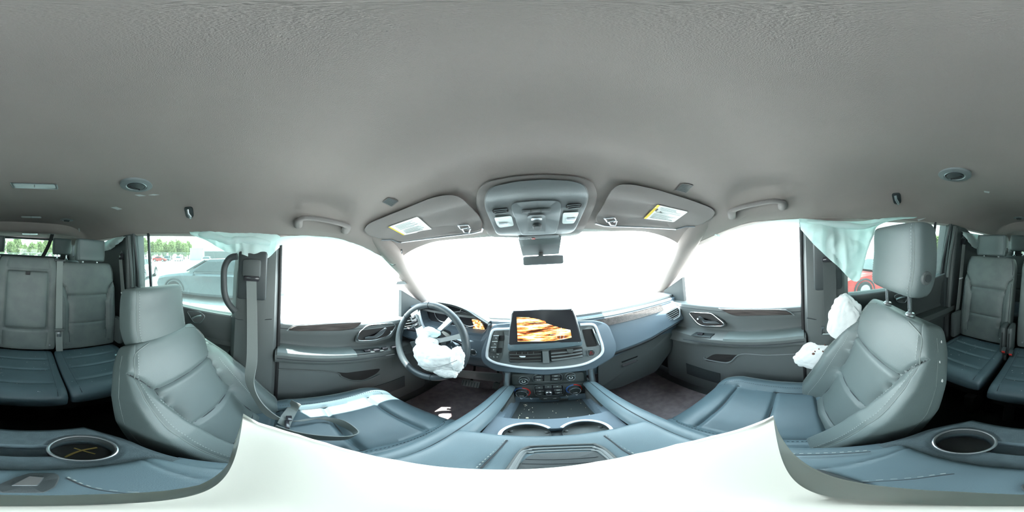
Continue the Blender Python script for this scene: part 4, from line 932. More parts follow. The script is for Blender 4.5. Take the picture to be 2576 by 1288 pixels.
# rear module with two cup holders
def hf_rear(s, t):
    y = -.275+.185*t; k = (y+.275)/.185; hw = .128+.044*sin(pi/2*min(1, k/.55)); x = (-1+2*s)*hw
    z = .535+.012*k; ed = min(y+.275, hw-abs(x))
    z -= .02*max(0, 1-ed/.018)**2
    for cx in (-.094, .094):
        d = sqrt((x-cx)**2+(y+.186)**2)
        if d < .056: z -= .004*min(1, (.056-d)/.008)
        if d < .0435: z = min(z, .46 if d < .040 else .53-.07*(.0435-d)/.0035)
    if abs(x) < .07 and abs(y+.186) < .020: z = min(z, .505)
    return (x, y, z)
mk('rear_deck', grid(150, 80, hf_rear), 'console_plastic', cc, ang=50)
mk('rear_cover', grid(30, 10, lambda s, t: ((-.126+.252*s), -.268-.004*sin(pi*s), .05+.462*t), (0, .02, 0)), 'console_plastic', cc)
for s_ in (-1, 1):
    mk('cup_ring', tube([(s_*.094+.0445*cos(a*pi/20), -.186+.0445*sin(a*pi/20), .540) for a in range(40)], .0028, 8, closed=True), 'satin', cc)
    mk('cup_wall', loft([[(s_*.094+.0425*cos(q*pi/16), -.186+.0425*sin(q*pi/16), z) for q in range(32)] for z in (.46, .535)], cap=False), 'plastic_dark', cc)
    mk('cup_floor', cyl((s_*.094, -.186, .458), (0, 0, 1), .041, .004, 24), 'black', cc)
tag(mk('straw', joinvf(tube(cat([(-.058, -.160, .470), (-.078, -.184, .480), (-.100, -.197, .486), (-.124, -.200, .486)], 4), .0026, 6), tube([(-.092, -.208, .490), (-.112, -.178, .486)], .0016, 6)), 'straw'), 'dry yellow straw lying in the driver side rear cup holder', 'straw')
tag(mk('pebble', crumple((.098, -.206, .468), (.009, .007, .005), .2, 3, 2), 'crumb'), 'small pale pebble in the passenger side rear cup holder', 'pebble')
# ------------------------------------------------------------------ pale camera base on its stand
cbx = thing('camera_stand', 'pale rounded camera base on a slim stand standing on the console lid', 'stand', (0, .03, .56))
rim = [(1945, 1045), (1880, 1072), (1790, 1096), (1700, 1117), (1600, 1141), (1500, 1161), (1390, 1176), (1288, 1181), (1180, 1179), (1100, 1173), (1000, 1157), (900, 1136), (820, 1113), (750, 1092), (690, 1074), (650, 1062), (612, 1040)]
top = [P(u, v, 'z', .93) for u, v in rim]
back = [P(u, v, 'z', .93) for u, v in ((590, 1110), (575, 1165), (500, 1220), (400, 1236), (250, 1243), (72, 1246), (2576-60, 1242), (2420, 1237), (2250, 1226), (2100, 1200), (1995, 1140), (1958, 1085))]
ol = [Vector(p) for p in top+back]; c0 = Vector((0, 0, .93)); 
def rg(k, z): return [Vector((c0.x+(p.x-c0.x)*k, c0.y+(p.y-c0.y)*k, z)) for p in ol]
mk('base_plate', loft([rg(.86, .900), rg(.95, .906), rg(1.0, .918), rg(1.0, .929), rg(.99, .931)]+[rg(k_/20, .93+.020*(1-k_/20)**.9) for k_ in range(19, 0, -1)]), 'camera_base', cbx, ang=80)  # shallow cone top, shaped to catch window light
mk('stand_pole', tube([(0, .03, .566), (0, .03, .905)], .008, 12), 'satin', cbx)
mk('stand_foot', cyl((0, .03, .567), (0, 0, 1), .035, .008, 24, .03, .002), 'plastic_dark', cbx)
# ------------------------------------------------------------------ front seats
def gauss(x, s): return exp(-(x/s)**2)
def headrest(parent_t, c, w, ln, d, tilt, btn=0, posts=None, nm='headrest', m='leather', stit=True):
    L = (0, -sin(tilt), cos(tilt)); N = (0, cos(tilt), sin(tilt))
    pad = Pad(c, (1, 0, 0), L, N, lambda t: w*(.93+.07*min(1, t*3))*(1-.05*t), ln, d, d*.9, 5, bump=lambda u, t: .006*(1-u*u)-.004*gauss(abs(u)-.86, .02), ne=5, bend=lambda t: .012*(1-abs(2*t-1)**2)*-1)
    h = mk(nm, pad.mesh(64, 36), m, parent_t)
    if stit:
        for s_ in (-1, 1):
            mk('headrest_piping', tube(pad.path([(s_*.865, t) for t in (.03, .12, .3, .5, .7, .88, .97)]), .0016, 6), 'piping', h)
            mk('headrest_stitch', dashes(pad.path([(s_*.82, t) for t in (.03, .12, .3, .5, .7, .88, .97)]), r=.0008), 'stitch', h)
    if btn:
        cx = Vector(c)+Vector((btn*w*.97, 0, 0))+Vector(L)*ln*.28
        b = mk('headrest_button', joinvf(cyl(cx-Vector((btn*.006, 0, 0)), (btn, 0, 0), .021, .012, 24, .019, .002)), 'plastic', h)
        mk('button_centre', cyl(cx+Vector((btn*.004, 0, 0)), (btn, 0, 0), .011, .005, 20), 'plastic_dark', h)
    if posts:
        for s_ in (-1, 1):
            p = Vector(c)+Vector((s_*w*.48, 0, .01)); q = Vector((p.x, posts[0], posts[1]))
            mk('headrest_post', tube([p, q], .0068, 12), 'chrome', parent_t)
            mk('post_collar', cyl(q+Vector((0, 0, -.004)), (0, -.25, 1), .017, .010, 20, .015, .003), 'satin', parent_t)
    return pad
def front_seat(s, ang, y0, z0, ln, hr, cy0, cy1, lab, btn):
    xc = s*.428; t = thing('front_seat', lab, 'seat', (xc, .1, .02), 'leather front seats')
    L = Vector((0, -sin(ang), cos(ang))); N = Vector((0, cos(ang), sin(ang)))
    us = lambda q: lerp([(0, .46), (.2, .47), (.45, .51), (.60, .56), (.73, .66), (.80, .80), (.86, .98), (.88, 1.2)], q)
    def bump(u, q):
        a = abs(u); b = .0
        bol = lerp([(0, .03), (.15, .062), (.5, .066), (.68, .04), (.80, .012), (.88, 0), (1, 0)], q)
        k = max(0, min(1, (a-us(q)+.01)/.20)) if q < .88 else 0
        b += bol*(k*k*(3-2*k))
        if q < .87: b -= .012*gauss(a-us(q), .024)
        if a < us(q):
            for qq in (.18, .44, .73): b -= .010*gauss(q-qq, .012)
            b += .012*(1-(a/us(q))**2)*(1 if q < .75 else max(0, 1-(q-.75)/.2))
        b -= .0035*gauss(a-.90, .014)
        return b
    wf = lambda q: lerp([(0, .205), (.15, .222), (.55, .226), (.72, .212), (.88, .185), (1, .155)], q)
    BP = Pad((xc, y0, z0), (1, 0, 0), L, N, wf, ln, .045, .085, 6, bump=bump, ne=7, bend=lambda q: -.012*sin(pi*q))
    bk = mk('backrest', BP.mesh(120, 110), 'leather', t, ang=50)
    for s_ in (-1, 1):
        mk('bolster_seam', tube(BP.path([(s_*us(q), q) for q in (.04, .2, .35, .5, .6, .68, .73, .78, .82, .85)], .001), .0022, 6), 'seam', bk)
        mk('bolster_stitch', dashes(BP.path([(s_*(us(q)+.10), q) for q in (.06, .2, .35, .5, .62, .70)], .001)), 'stitch', bk)
        mk('edge_piping', tube(BP.path([(s_*.91, q) for q in (.03, .15, .3, .5, .7, .85, .95)]+[(s_*.6, .985)], .0005), .0016, 6), 'piping', bk)
        mk('edge_stitch', dashes(BP.path([(s_*.865, q) for q in (.03, .15, .3, .5, .7, .85, .95)], .001)), 'stitch', bk)
    for qq in (.18, .44, .73):
        mk('panel_seam', tube(BP.path([(u*us(qq), qq) for u in (-.98, -.5, 0, .5, .98)], -.001), .0024, 6), 'seam', bk)
    # side shell seam line
    for s_ in (-1, 1):
        mk('shell_seam', tube([BP.pt(s_*.995, q, -.012) for q in [.05+.9*i/16 for i in range(17)]], .0016, 5), 'piping', bk)
    # cushion
    cl_ = cy1-cy0; tl_ = radians(3)
    def cb(u, q):
        a = abs(u); k = max(0, min(1, (a-.56)/.25)); b = .030*(k*k*(3-2*k))*min(1, q*4)*(1-.5*max(0, (q-.8)/.2))
        b -= .010*gauss(a-(.62+.05*q), .024)
        if a < .64:
            for qq in (.18, .48, .80): b -= .011*gauss(q-qq, .014)
            b += .011*(1-(a/.64)**2)
        if q > .85: b -= .03*((q-.85)/.15)**2
        return b
    CPd = Pad((xc, cy0, .285), (1, 0, 0), (0, cos(tl_), sin(tl_)), (0, -sin(tl_), cos(tl_)), lambda q: lerp([(0, .19), (.2, .212), (.8, .222), (1, .205)], q), cl_, .055, .065, 6, bump=cb, ne=7)
    cu_ = mk('seat_cushion', CPd.mesh(110, 100), 'leather_insert', t, ang=50)
    for s_ in (-1, 1):
        mk('cushion_seam', tube(CPd.path([(s_*(.62+.05*q), q) for q in (.05, .3, .6, .85, .97)], .0), .0022, 6), 'seam', cu_)
        mk('cushion_stitch', dashes(CPd.path([(s_*(.72+.02*q), q) for q in (.2, .4, .6, .8, .9)]+[(s_*.66, .93)], .001)), 'seam', cu_)
        mk('cushion_piping', tube(CPd.path([(s_*.92, q) for q in (.06, .3, .6, .85, .96)], .0), .002, 6), 'piping', cu_)
    for qq in (.18, .48, .80): mk('panel_seam', tube(CPd.path([(u, qq) for u in (-.6, -.3, 0, .3, .6)], -.002), .0024, 6), 'seam', cu_)
    mk('seat_base', joinvf(rbox((xc, (cy0+cy1)/2-.01, .165), (.38, cl_*.86, .13), .02), rbox((xc-.16, (cy0+cy1)/2, .05), (.05, cl_*.95, .10), .005), rbox((xc+.16, (cy0+cy1)/2, .05), (.05, cl_*.95, .10), .005)), 'plastic_dark', t)
    mk('side_shield', loft([[(s*.655, cy0+.02, .16), (s*.655, cy1-.12, .20), (s*.655, cy1-.16, .29), (s*.655, cy0+.06, .31)], [(s*.675, cy0+.02, .17), (s*.675, cy1-.13, .20), (s*.672, cy1-.17, .28), (s*.672, cy0+.06, .30)]]), 'plastic', t)
    headrest(t, hr[0], .136, hr[3] if len(hr) > 3 else .215, .052, hr[1], btn, hr[2])
    return t, BP, CPd
DS = front_seat(-1, radians(33), -.045, .25, .615, (Vector((-.425, -.392, .735)), radians(10), (-.375, .74)), -.10, .425, 'black leather driver seat with headrest pushed down and sun on its cushion', 0)
PS = front_seat(1, radians(24), -.055, .25, .635, (Vector((.440, -.312, .905)), radians(3), (-.315, .835)), -.13, .345, 'black leather front passenger seat with headrest raised on chrome posts', -1)
# scuffs on the passenger seat side
sc_ = [PS[1].pt(-.998, .84, -.02), PS[1].pt(-.998, .74, -.035), PS[1].pt(-.998, .93, -.03)]
for p, q in zip(sc_, (.006, .010, .007)): mk('scuff_mark', crumple(p, (.0010, q*.4, q*1.1), .5, 4, 2), 'print_light', PS[0])

# ------------------------------------------------------------------ second row
def rear_back(t, xc, w, z0=.40, ln=.60, y0=-.975, ang=radians(9), style=1, nm='backrest', m='leather_dusty'):
    L = (0, -sin(ang), cos(ang)); N = (0, cos(ang), sin(ang))
    us = lambda q: lerp([(0, .62), (.55, .66), (.72, .78), (.82, 1.1)], q)
    def b(u, q):
        a = abs(u); v = 0
        if style == 1:
            k = max(0, min(1, (a-us(q))/.2)) if q < .8 else 0; v += .016*k*lerp([(0, .2), (.3, 1), (.7, 1), (.82, 0)], q)
            if .2 < q < .8: v -= .009*gauss(a-us(q), .03)
            if a < us(q):
                for qq in (.32, .64): v -= .008*gauss(q-qq, .010)
        else:
            v -= .005*gauss(a-.70, .03)
            if a < .70:
                if .28 < q < .88: v += 0
                v -= .009*gauss(q-.25, .012)+.009*gauss(q-.86, .012)
        return v
    BPd = Pad((xc, y0, z0), (1, 0, 0), L, N, lambda q: w*(.97+.03*min(1, q*5)) if q < .85 else w*(1-.10*((q-.85)/.15)**2), ln, .05, .06, 8, bump=b, ne=9)
    o = mk(nm, BPd.mesh(90, 80), m, t, ang=50)
    if style == 1:
        for s_ in (-1, 1):
            mk('bolster_seam', tube(BPd.path([(s_*us(q), q) for q in (.1, .32, .55, .68, .74)], .0), .0016, 6), 'seam', o)
            mk('edge_piping', tube(BPd.path([(s_*.93, q) for q in (.04, .3, .6, .9, .97)], .0), .0018, 6), 'seam', o)
            mk('bolster_stitch', dashes(BPd.path([(s_*(us(q)+.14), q) for q in (.25, .4, .55, .64)], .0005)), 'seam', o)
            mk('seat_snap', cyl(BPd.surf(s_*.72, .08), (0, 1, .1), .006, .003, 12), 'satin', o)
        for qq in (.32, .64): mk('panel_seam', tube(BPd.path([(u, qq) for u in (-.62, -.3, 0, .3, .62)], -.002), .0016, 6), 'seam', o)
    return o, BPd
def rear_cush(t, xc, w, y1=-.53, y0=-.96, z=.345, nm='seat_cushion'):
    def b(u, q):
        a = abs(u); v = -.004*gauss(a-.80, .02)
        if a < .78:
            for qq in (.28, .52, .78): v -= .007*gauss(q-qq, .012)
        if q > .86: v -= .025*((q-.86)/.14)**2
        return v
    C_ = Pad((xc, y0, z), (1, 0, 0), (0, 1, .03), (0, -.03, 1), w, y1-y0, .055, .05, 8, bump=b, ne=8)
    o = mk(nm, C_.mesh(80, 70), 'leather_insert', t, ang=50)
    for qq in (.28, .52, .78): mk('panel_seam', tube(C_.path([(u, qq) for u in (-.76, -.3, 0, .3, .76)], -.001), .0013, 6), 'seam', o)
    for s_ in (-1, 1): mk('cushion_seam', tube(C_.path([(s_*.80, q) for q in (.04, .3, .6, .9, .97)], .0), .0022, 6), 'seam', o)
    L_ = []
    for k in range(26): L_.append(rbox(C_.surf(random.uniform(-.9, .9), random.uniform(.08, .95), .0004), (random.uniform(.0015, .004), random.uniform(.0015, .004), .0012), 0))
    lint = mk('lint', joinvf(*L_), 'print_light', o, flat=True); lint['kind'] = 'stuff'
    return o
t = thing('rear_bench_seat', 'black leather second row bench behind the driver with a folding centre armrest', 'seat', (-.2, -.75, .02), 'second row seats')
rear_back(t, -.393, .196); rear_cush(t, -.385, .205)
ob, BC = rear_back(t, 0, .193, ln=.62, style=2, nm='centre_backrest'); rear_cush(t, .015, .188, y1=-.52, nm='centre_cushion')
AR = Pad(BC.surf(0, .27)+Vector((0, -.012, 0)), (1, 0, 0), BC.L, BC.N, .125, .36, .034, .01, 8, bump=lambda u, q: .004*(1-u*u), ne=9)
ar = mk('folding_armrest', AR.mesh(64, 50), 'leather_dusty', t, ang=50)
mk('armrest_piping', tube([AR.surf(a, b, -.004) for a, b in ((-.94, .05), (-.94, .5), (-.94, .95), (0, .975), (.94, .95), (.94, .5), (.94, .05), (0, .025), (-.94, .05))], .003, 6), 'seam', ar)
pp_ = AR.surf(0, .93, .002); mk('pull_strap', rbox(pp_+Vector((0, .004, .012)), (.028, .008, .022), .003), 'black', t)
for s_ in (-1, 1): mk('seat_snap', cyl(BC.surf(s_*.8, .07), (0, 1, .1), .006, .003, 12), 'satin', ob)
headrest(t, Vector((-.425, -1.075, 1.005)), .112, .155, .045, radians(5), 0, (-1.07, .985), stit=False)
mk('seat_frame', joinvf(rbox((-.19, -.76, .24), (.78, .36, .10), .02), rbox((-.52, -.78, .1), (.05, .4, .2), .01), rbox((.12, -.78, .1), (.05, .4, .2), .01)), 'black', t)
mk('recliner_cover', rbox((-.60, -.93, .52), (.045, .11, .20), .02), 'plastic', t); mk('recliner_cover', rbox((.212, -.90, .49), (.032, .10, .20), .014), 'plastic', t)
mk('hinge_slot', rbox((.212, -.848, .50), (.004, .004, .11), 0), 'black', t)
t = thing('rear_side_seat', 'black leather second row seat behind the front passenger seat', 'seat', (.42, -.75, .02), 'second row seats')
rear_back(t, .412, .176); rear_cush(t, .42, .178, y1=-.555)
headrest(t, Vector((.425, -1.075, 1.0)), .115, .15, .045, radians(5), -1, (-1.07, .98), stit=False)
mk('seat_frame', joinvf(rbox((.41, -.78, .24), (.33, .34, .10), .02), rbox((.30, -.78, .1), (.05, .4, .2), .01), rbox((.54, -.78, .1), (.05, .4, .2), .01)), 'black', t)
mk('recliner_cover', rbox((.252, -.90, .49), (.032, .10, .20), .014), 'plastic', t); mk('recliner_cover', rbox((.60, -.92, .50), (.04, .11, .20), .02), 'plastic', t)
mk('hinge_slot', rbox((.252, -.848, .50), (.004, .004, .11), 0), 'black', t)
# third row
def third(xc, w, hx, lab):
    t = thing('third_row_bench', lab, 'seat', (xc, -1.8, .02), 'third row seats')
    rear_back(t, xc, w, z0=.42, ln=.56, y0=-1.80, ang=radians(7), m='leather_dusty')
    mk('seat_cushion', rbox((xc, -1.62, .40), (w*1.9, .42, .12), .04, seg=3), 'leather_insert', t)
    mk('seat_frame', rbox((xc, -1.62, .18), (w*1.8, .36, .32), .02), 'black', t)
    for h in hx: headrest(t, Vector((h, -1.89, 1.035)), .115, .19, .045, radians(5), 0, (-1.88, .985), stit=False)
third(-.262, .345, (-.385,), 'dark third row seat with one headrest on the driver side'); third(.365, .26, (.40,), 'dark third row seat with one headrest on the passenger side')

# ------------------------------------------------------------------ seat belts
def belt(name, pts, wd, w, m, lab, grp=None, n=8):
    t = thing(name, lab, 'seat belt', pts[0], grp); pts = cat(pts, n)
    if isinstance(wd, list): wd = [Vector(v) for v in cat(wd, n)]
    mk('webbing', ribbon(pts, wd, w), m, t); return t
# driver belt: guide on the pillar, strap down beside the seat, loose loop on the cushion
t = belt('driver_seat_belt', [P(632, 695, 'x', -.632), P(634, 800, 'x', -.628), P(634, 900, 'x', -.60), P(628, 960, 'x', -.55), P(650, 1010, 'x', -.50), P(690, 1050, 'z', .40), P(740, 1060, 'z', .385), P(800, 1052, 'z', .383), P(850, 1060, 'z', .383), P(893, 1085, 'z', .383), P(880, 1100, 'z', .40), P(820, 1102, 'z', .405), P(745, 1092, 'z', .40), P(690, 1075, 'z', .395)],
         [(0, 1, 0), (0, 1, 0), (0, 1, .1), (.5, .8, .2), (.6, .6, .4), (.3, 1, .1), (0, 1, 0), (.1, 1, .1), (.4, .7, .5), (.5, .2, .9), (.2, 0, 1), (0, 0, 1), (0, .1, 1), (0, .2, 1)], .040, 'belt', 'grey driver seat belt hanging down and lying in a loop on the cushion')
mk('pillar_guide', joinvf(rbox((-.650, -.130, 1.0), (.03, .12, .20), .012)), 'plastic_dark', t)
mk('guide_cover', rbox((-.640, -.130, 1.03), (.034, .075, .075), .012), 'plastic', t)
mk('guide_slot', rbox((-.632, -.128, .99), (.022, .062, .022), .005), 'plastic_gloss', t)
fb = [P(745, 1012, 'x', -.58), P(735, 1030, 'x', -.56), P(722, 1050, 'z', .40), P(712, 1072, 'z', .395)]
mk('folded_webbing', ribbon(cat(fb, 5), (1, .8, 0), .045), 'belt', t)
mk('latch_tongue', joinvf(rbox(P(727, 1052, 'z', .408), (.03, .016, .004), .002), rbox(P(722, 1068, 'z', .405), (.05, .012, .006), .002)), 'plastic_gloss', t)
tag(mk('belt_buckle', rbox((-.195, -.01, .40), (.022, .05, .06), .006, Matrix.Rotation(-.5, 3, 'X')), 'plastic_dark'), 'dark belt buckle between driver seat and console', 'buckle', 'front belt buckles')
# passenger belt
t = belt('passenger_seat_belt', [P(2086, 660, 'x', .636), P(2088, 740, 'x', .636), P(2090, 830, 'x', .636), P(2092, 835, 'x', .64)], (0, 1, 0), .052, 'belt_dark', 'dark ribbed passenger seat belt hanging straight down the pillar')
mk('belt_guide', rbox((.655, -.125, .99), (.03, .12, .24), .014), 'plastic_dark', t); mk('guide_slot', rbox((.637, -.13, 1.0), (.02, .06, .02), .005), 'plastic_gloss', t)
mk('belt_anchor', tube([P(2070, 822, 'x', .64), P(2068, 840, 'x', .64), P(2105, 838, 'x', .64)], .006, 8), 'satin', t)
# second row belts
t = belt('centre_rear_belt', [Vector((-.2, -1.02, 1.0)), Vector((-.199, -1.005, .90)), Vector((-.196, -.955, .74)), Vector((-.196, -.918, .60)), Vector((-.20, -.905, .50)), Vector((-.205, -.90, .42))], (1, 0, 0), .040, 'belt', 'grey centre seat belt running down the front of the second row bench')
mk('latch_plate', rbox((-.197, -.906, .578), (.060, .008, .022), .004), 'plastic', t); mk('latch_tongue', rbox((-.197, -.900, .550), (.024, .006, .034), .003), 'satin', t)
mk('slot_cover', rbox((-.20, -1.035, 1.005), (.07, .03, .012), .003), 'plastic_dark', t)
for s_, lab, pts in ((-1, 'grey seat belt beside the driver side second row seat', [P(303, 650, 'x', -.655), P(308, 720, 'x', -.640), P(314, 790, 'x', -.628), P(322, 850, 'x', -.61)]),
                     (1, 'grey seat belt beside the passenger side second row seat', [P(2425, 612, 'x', .655), P(2419, 680, 'x', .645), P(2411, 760, 'x', .63), P(2402, 815, 'x', .62)])):
    t = belt('outer_rear_belt', pts, (0, 1, 0), .042, 'belt', lab, 'outer second row seat belts')
    p = pts[0]; mk('belt_guide', rbox(p+Vector((s_*.006, 0, .012)), (.02, .05, .05), .008), 'plastic_gloss', t)
    mk('guide_arm', tube([p+Vector((s_*.01, .02, .03)), p+Vector((s_*.01, 0, .055)), p+Vector((s_*.01, -.02, .03))], .005, 8), 'satin', t)
    mk('belt_stop', rbox(cat(pts, 8)[10]+Vector((-s_*.002, 0, 0)), (.006, .048, .010), .002), 'mark_white', t)
belt('third_row_belt', [Vector((-.31, -2.25, 1.31)), Vector((-.25, -2.1, 1.15)), Vector((-.16, -1.92, .985))], (1, 0, 0), .05, 'belt_dark', 'dark seat belt slanting from the ceiling across the back window')
tag(mk('ceiling_belt_guide', rbox((-.31, -2.25, 1.322), (.10, .06, .02), .006), 'plastic_light'), 'pale belt guide on the ceiling before the back window', 'belt guide')
for (x, y, a) in ((.232, -.845, -.35), (.188, -.83, .3)):
    side_ = 'nearer the passenger seat' if x > .21 else 'nearer the bench'
    t = thing('rear_buckle', f'dark belt buckle with red button between the second row seats, {side_}', 'buckle', (x, y, .38), 'red button buckles')
    mk('buckle_body', rbox((x, y, .420), (.024, .034, .07), .006, Matrix.Rotation(-.5, 3, 'X')), 'plastic_dark', t)
    mk('release_button', rbox((x, y+.024, .432), (.018, .012, .02), .003, Matrix.Rotation(-.5, 3, 'X')), 'red', t)
    mk('buckle_strap', tube([(x, y-.01, .39), (x, y-.02, .33)], .009, 8, flat=.5), 'belt_dark', t)
# ------------------------------------------------------------------ deployed curtain airbags
def cloth(top, bot, n, m, amp, s, bulge=.02, seed=0, fr=7):
    T_ = cat(top, 8); B_ = cat(bot, 8)
    def at(L, q): k = q*(len(L)-1); i = min(int(k), len(L)-2); return L[i]+(L[i+1]-L[i])*(k-i)
    def f(a, b):
        p = at(T_, a)*(1-b)+at(B_, a)*b; q = Vector((p.y*fr+seed, p.z*fr, seed*.7))
        d = noise.noise(q)*amp+abs(noise.noise(q*2.6))*amp*.9-abs(noise.noise(Vector((q.x*3.5, q.y*.8, 3))))*amp*.7
        k = sin(pi*min(1, b*1.0)*.5)
        return p+Vector((-s*(bulge*sin(pi*b)+d*(.25+.75*k)), 0, 0))
    return grid(n, m, f, (s*.0018, 0, 0))
def XP(px, x): return [P(u, v, 'x', x) for u, v in px]
c1 = tag(mk('curtain_airbag', cloth(XP([(478, 582), (520, 578), (590, 577), (645, 580), (690, 588), (705, 594)], -.665), XP([(480, 590), (520, 606), (566, 632), (610, 640), (660, 655), (703, 622)], -.645), 70, 22, .022, -1, .012, 2), 'curtain', ang=70), 'pale green curtain airbag bunched over the driver side pillar', 'airbag', 'deployed curtain airbags')
mk('bag_roll', tube(XP(cat2([(500, 590), (540, 596), (575, 606), (600, 604), (640, 606), (680, 612)]), -.648), [.006, .010, .013, .014, .012, .013, .012, .014, .012, .014, .015, .013, .012, .014, .015, .013, .012, .012, .014, .015, .014, .013, .012, .01, .008, .006], 10, flat=1.2), 'curtain', c1)
tag(mk('curtain_airbag', cloth(XP([(705, 597), (760, 592), (850, 597), (915, 615), (965, 650), (1003, 690)], -.668), XP([(703, 618), (765, 608), (850, 618), (905, 640), (955, 676), (998, 702)], -.655), 60, 12, .012, -1, .008, 5), 'curtain', ang=70), 'thin pale curtain airbag along the top of the driver window', 'airbag', 'deployed curtain airbags')
c2 = tag(mk('curtain_airbag', cloth(XP([(2010, 550), (2060, 553), (2110, 556), (2170, 556), (2230, 547), (2300, 546)], .665), XP([(2014, 578), (2050, 618), (2105, 668), (2160, 704), (2200, 575), (2300, 549)], .628), 80, 60, .030, 1, .02, 8, 6), 'curtain', ang=70), 'large pale green curtain airbag draped over the passenger side pillar', 'airbag', 'deployed curtain airbags')
mk('bag_fold', tube(XP(cat2([(2030, 558), (2080, 562), (2130, 568), (2175, 570), (2215, 560)]), .64), [.004+.010*sin(pi*k/20) for k in range(21)], 10), 'curtain', c2)
tag(mk('curtain_airbag', cloth(XP([(1758, 628), (1795, 600), (1850, 577), (1925, 558), (2010, 551)], .668), XP([(1768, 640), (1808, 614), (1862, 588), (1930, 566), (2012, 572)], .655), 50, 10, .012, 1, .008, 11), 'curtain', ang=70), 'thin pale curtain airbag along the top of the passenger window', 'airbag', 'deployed curtain airbags')
tag(mk('curtain_airbag', cloth(XP([(2418, 582), (2450, 588), (2480, 592), (2496, 592)], .66), XP([(2422, 590), (2440, 615), (2468, 634), (2492, 641)], .63), 30, 20, .02, 1, .01, 14), 'curtain', ang=70), 'small pale curtain airbag behind the second row passenger headrest', 'airbag', 'deployed curtain airbags')
tag(mk('curtain_airbag', cloth(XP([(258, 612), (285, 599), (322, 593)], -.66), XP([(262, 632), (284, 624), (312, 604)], -.64), 30, 16, .02, -1, .01, 17), 'curtain', ang=70), 'small pale curtain airbag above the driver side quarter panel', 'airbag', 'deployed curtain airbags')
# thin tether strings near the passenger A pillar
for k, px in enumerate(([(1775, 622), (1782, 640), (1792, 645)], [(1735, 655), (1742, 662), (1745, 658)], [(1810, 596), (1805, 590), (1800, 592)])):
    tag(mk('bag_tether', ribbon(cat(XP(px, .652), 4), (0, 1, .3), .012), 'curtain'), ('torn bit of curtain airbag tether high on the passenger windshield pillar', 'torn bit of curtain airbag tether low on the passenger windshield pillar', 'torn bit of curtain airbag tether above the passenger window')[k], 'tether', 'airbag tethers')
# side airbag beside the passenger seat
sb = tag(mk('seat_side_airbag', crumple(P(2062, 898, 'x', .655), (.024, .105, .085), .22, 2.4, 5, None, 31), 'bag_white', ang=70), 'white side airbag with brown spots between passenger seat and pillar', 'airbag')
mk('bag_lobe', crumple(P(2130, 805, 'x', .635), (.028, .075, .115), .2, 2.4, 5, None, 37), 'bag_white', sb, ang=70)
for u, v, r in ((2046, 890, .006), (2060, 878, .003), (2070, 884, .0035), (2075, 868, .003), (2050, 884, .003)): mk('stain', crumple(P(u, v, 'x', .628), (.004, r, r), .3, 4, 2), 'blood', sb)
# ------------------------------------------------------------------ outside, on level ground
GZ = -1.55
def lv(x, y, z): return CAMP+RM @ Vector((x, y, z))
def pol(u, d, z=GZ): a = (u-1288)/2576*2*pi; return (d*sin(a), d*cos(a), z)
g = struct('ground', ([lv(a*120, b*120, GZ) for a, b in ((-1, -1), (1, -1), (1, 1), (-1, 1))], [(0, 1, 2, 3)]), 'asphalt', 'pale sunlit gravel lot around the vehicle')
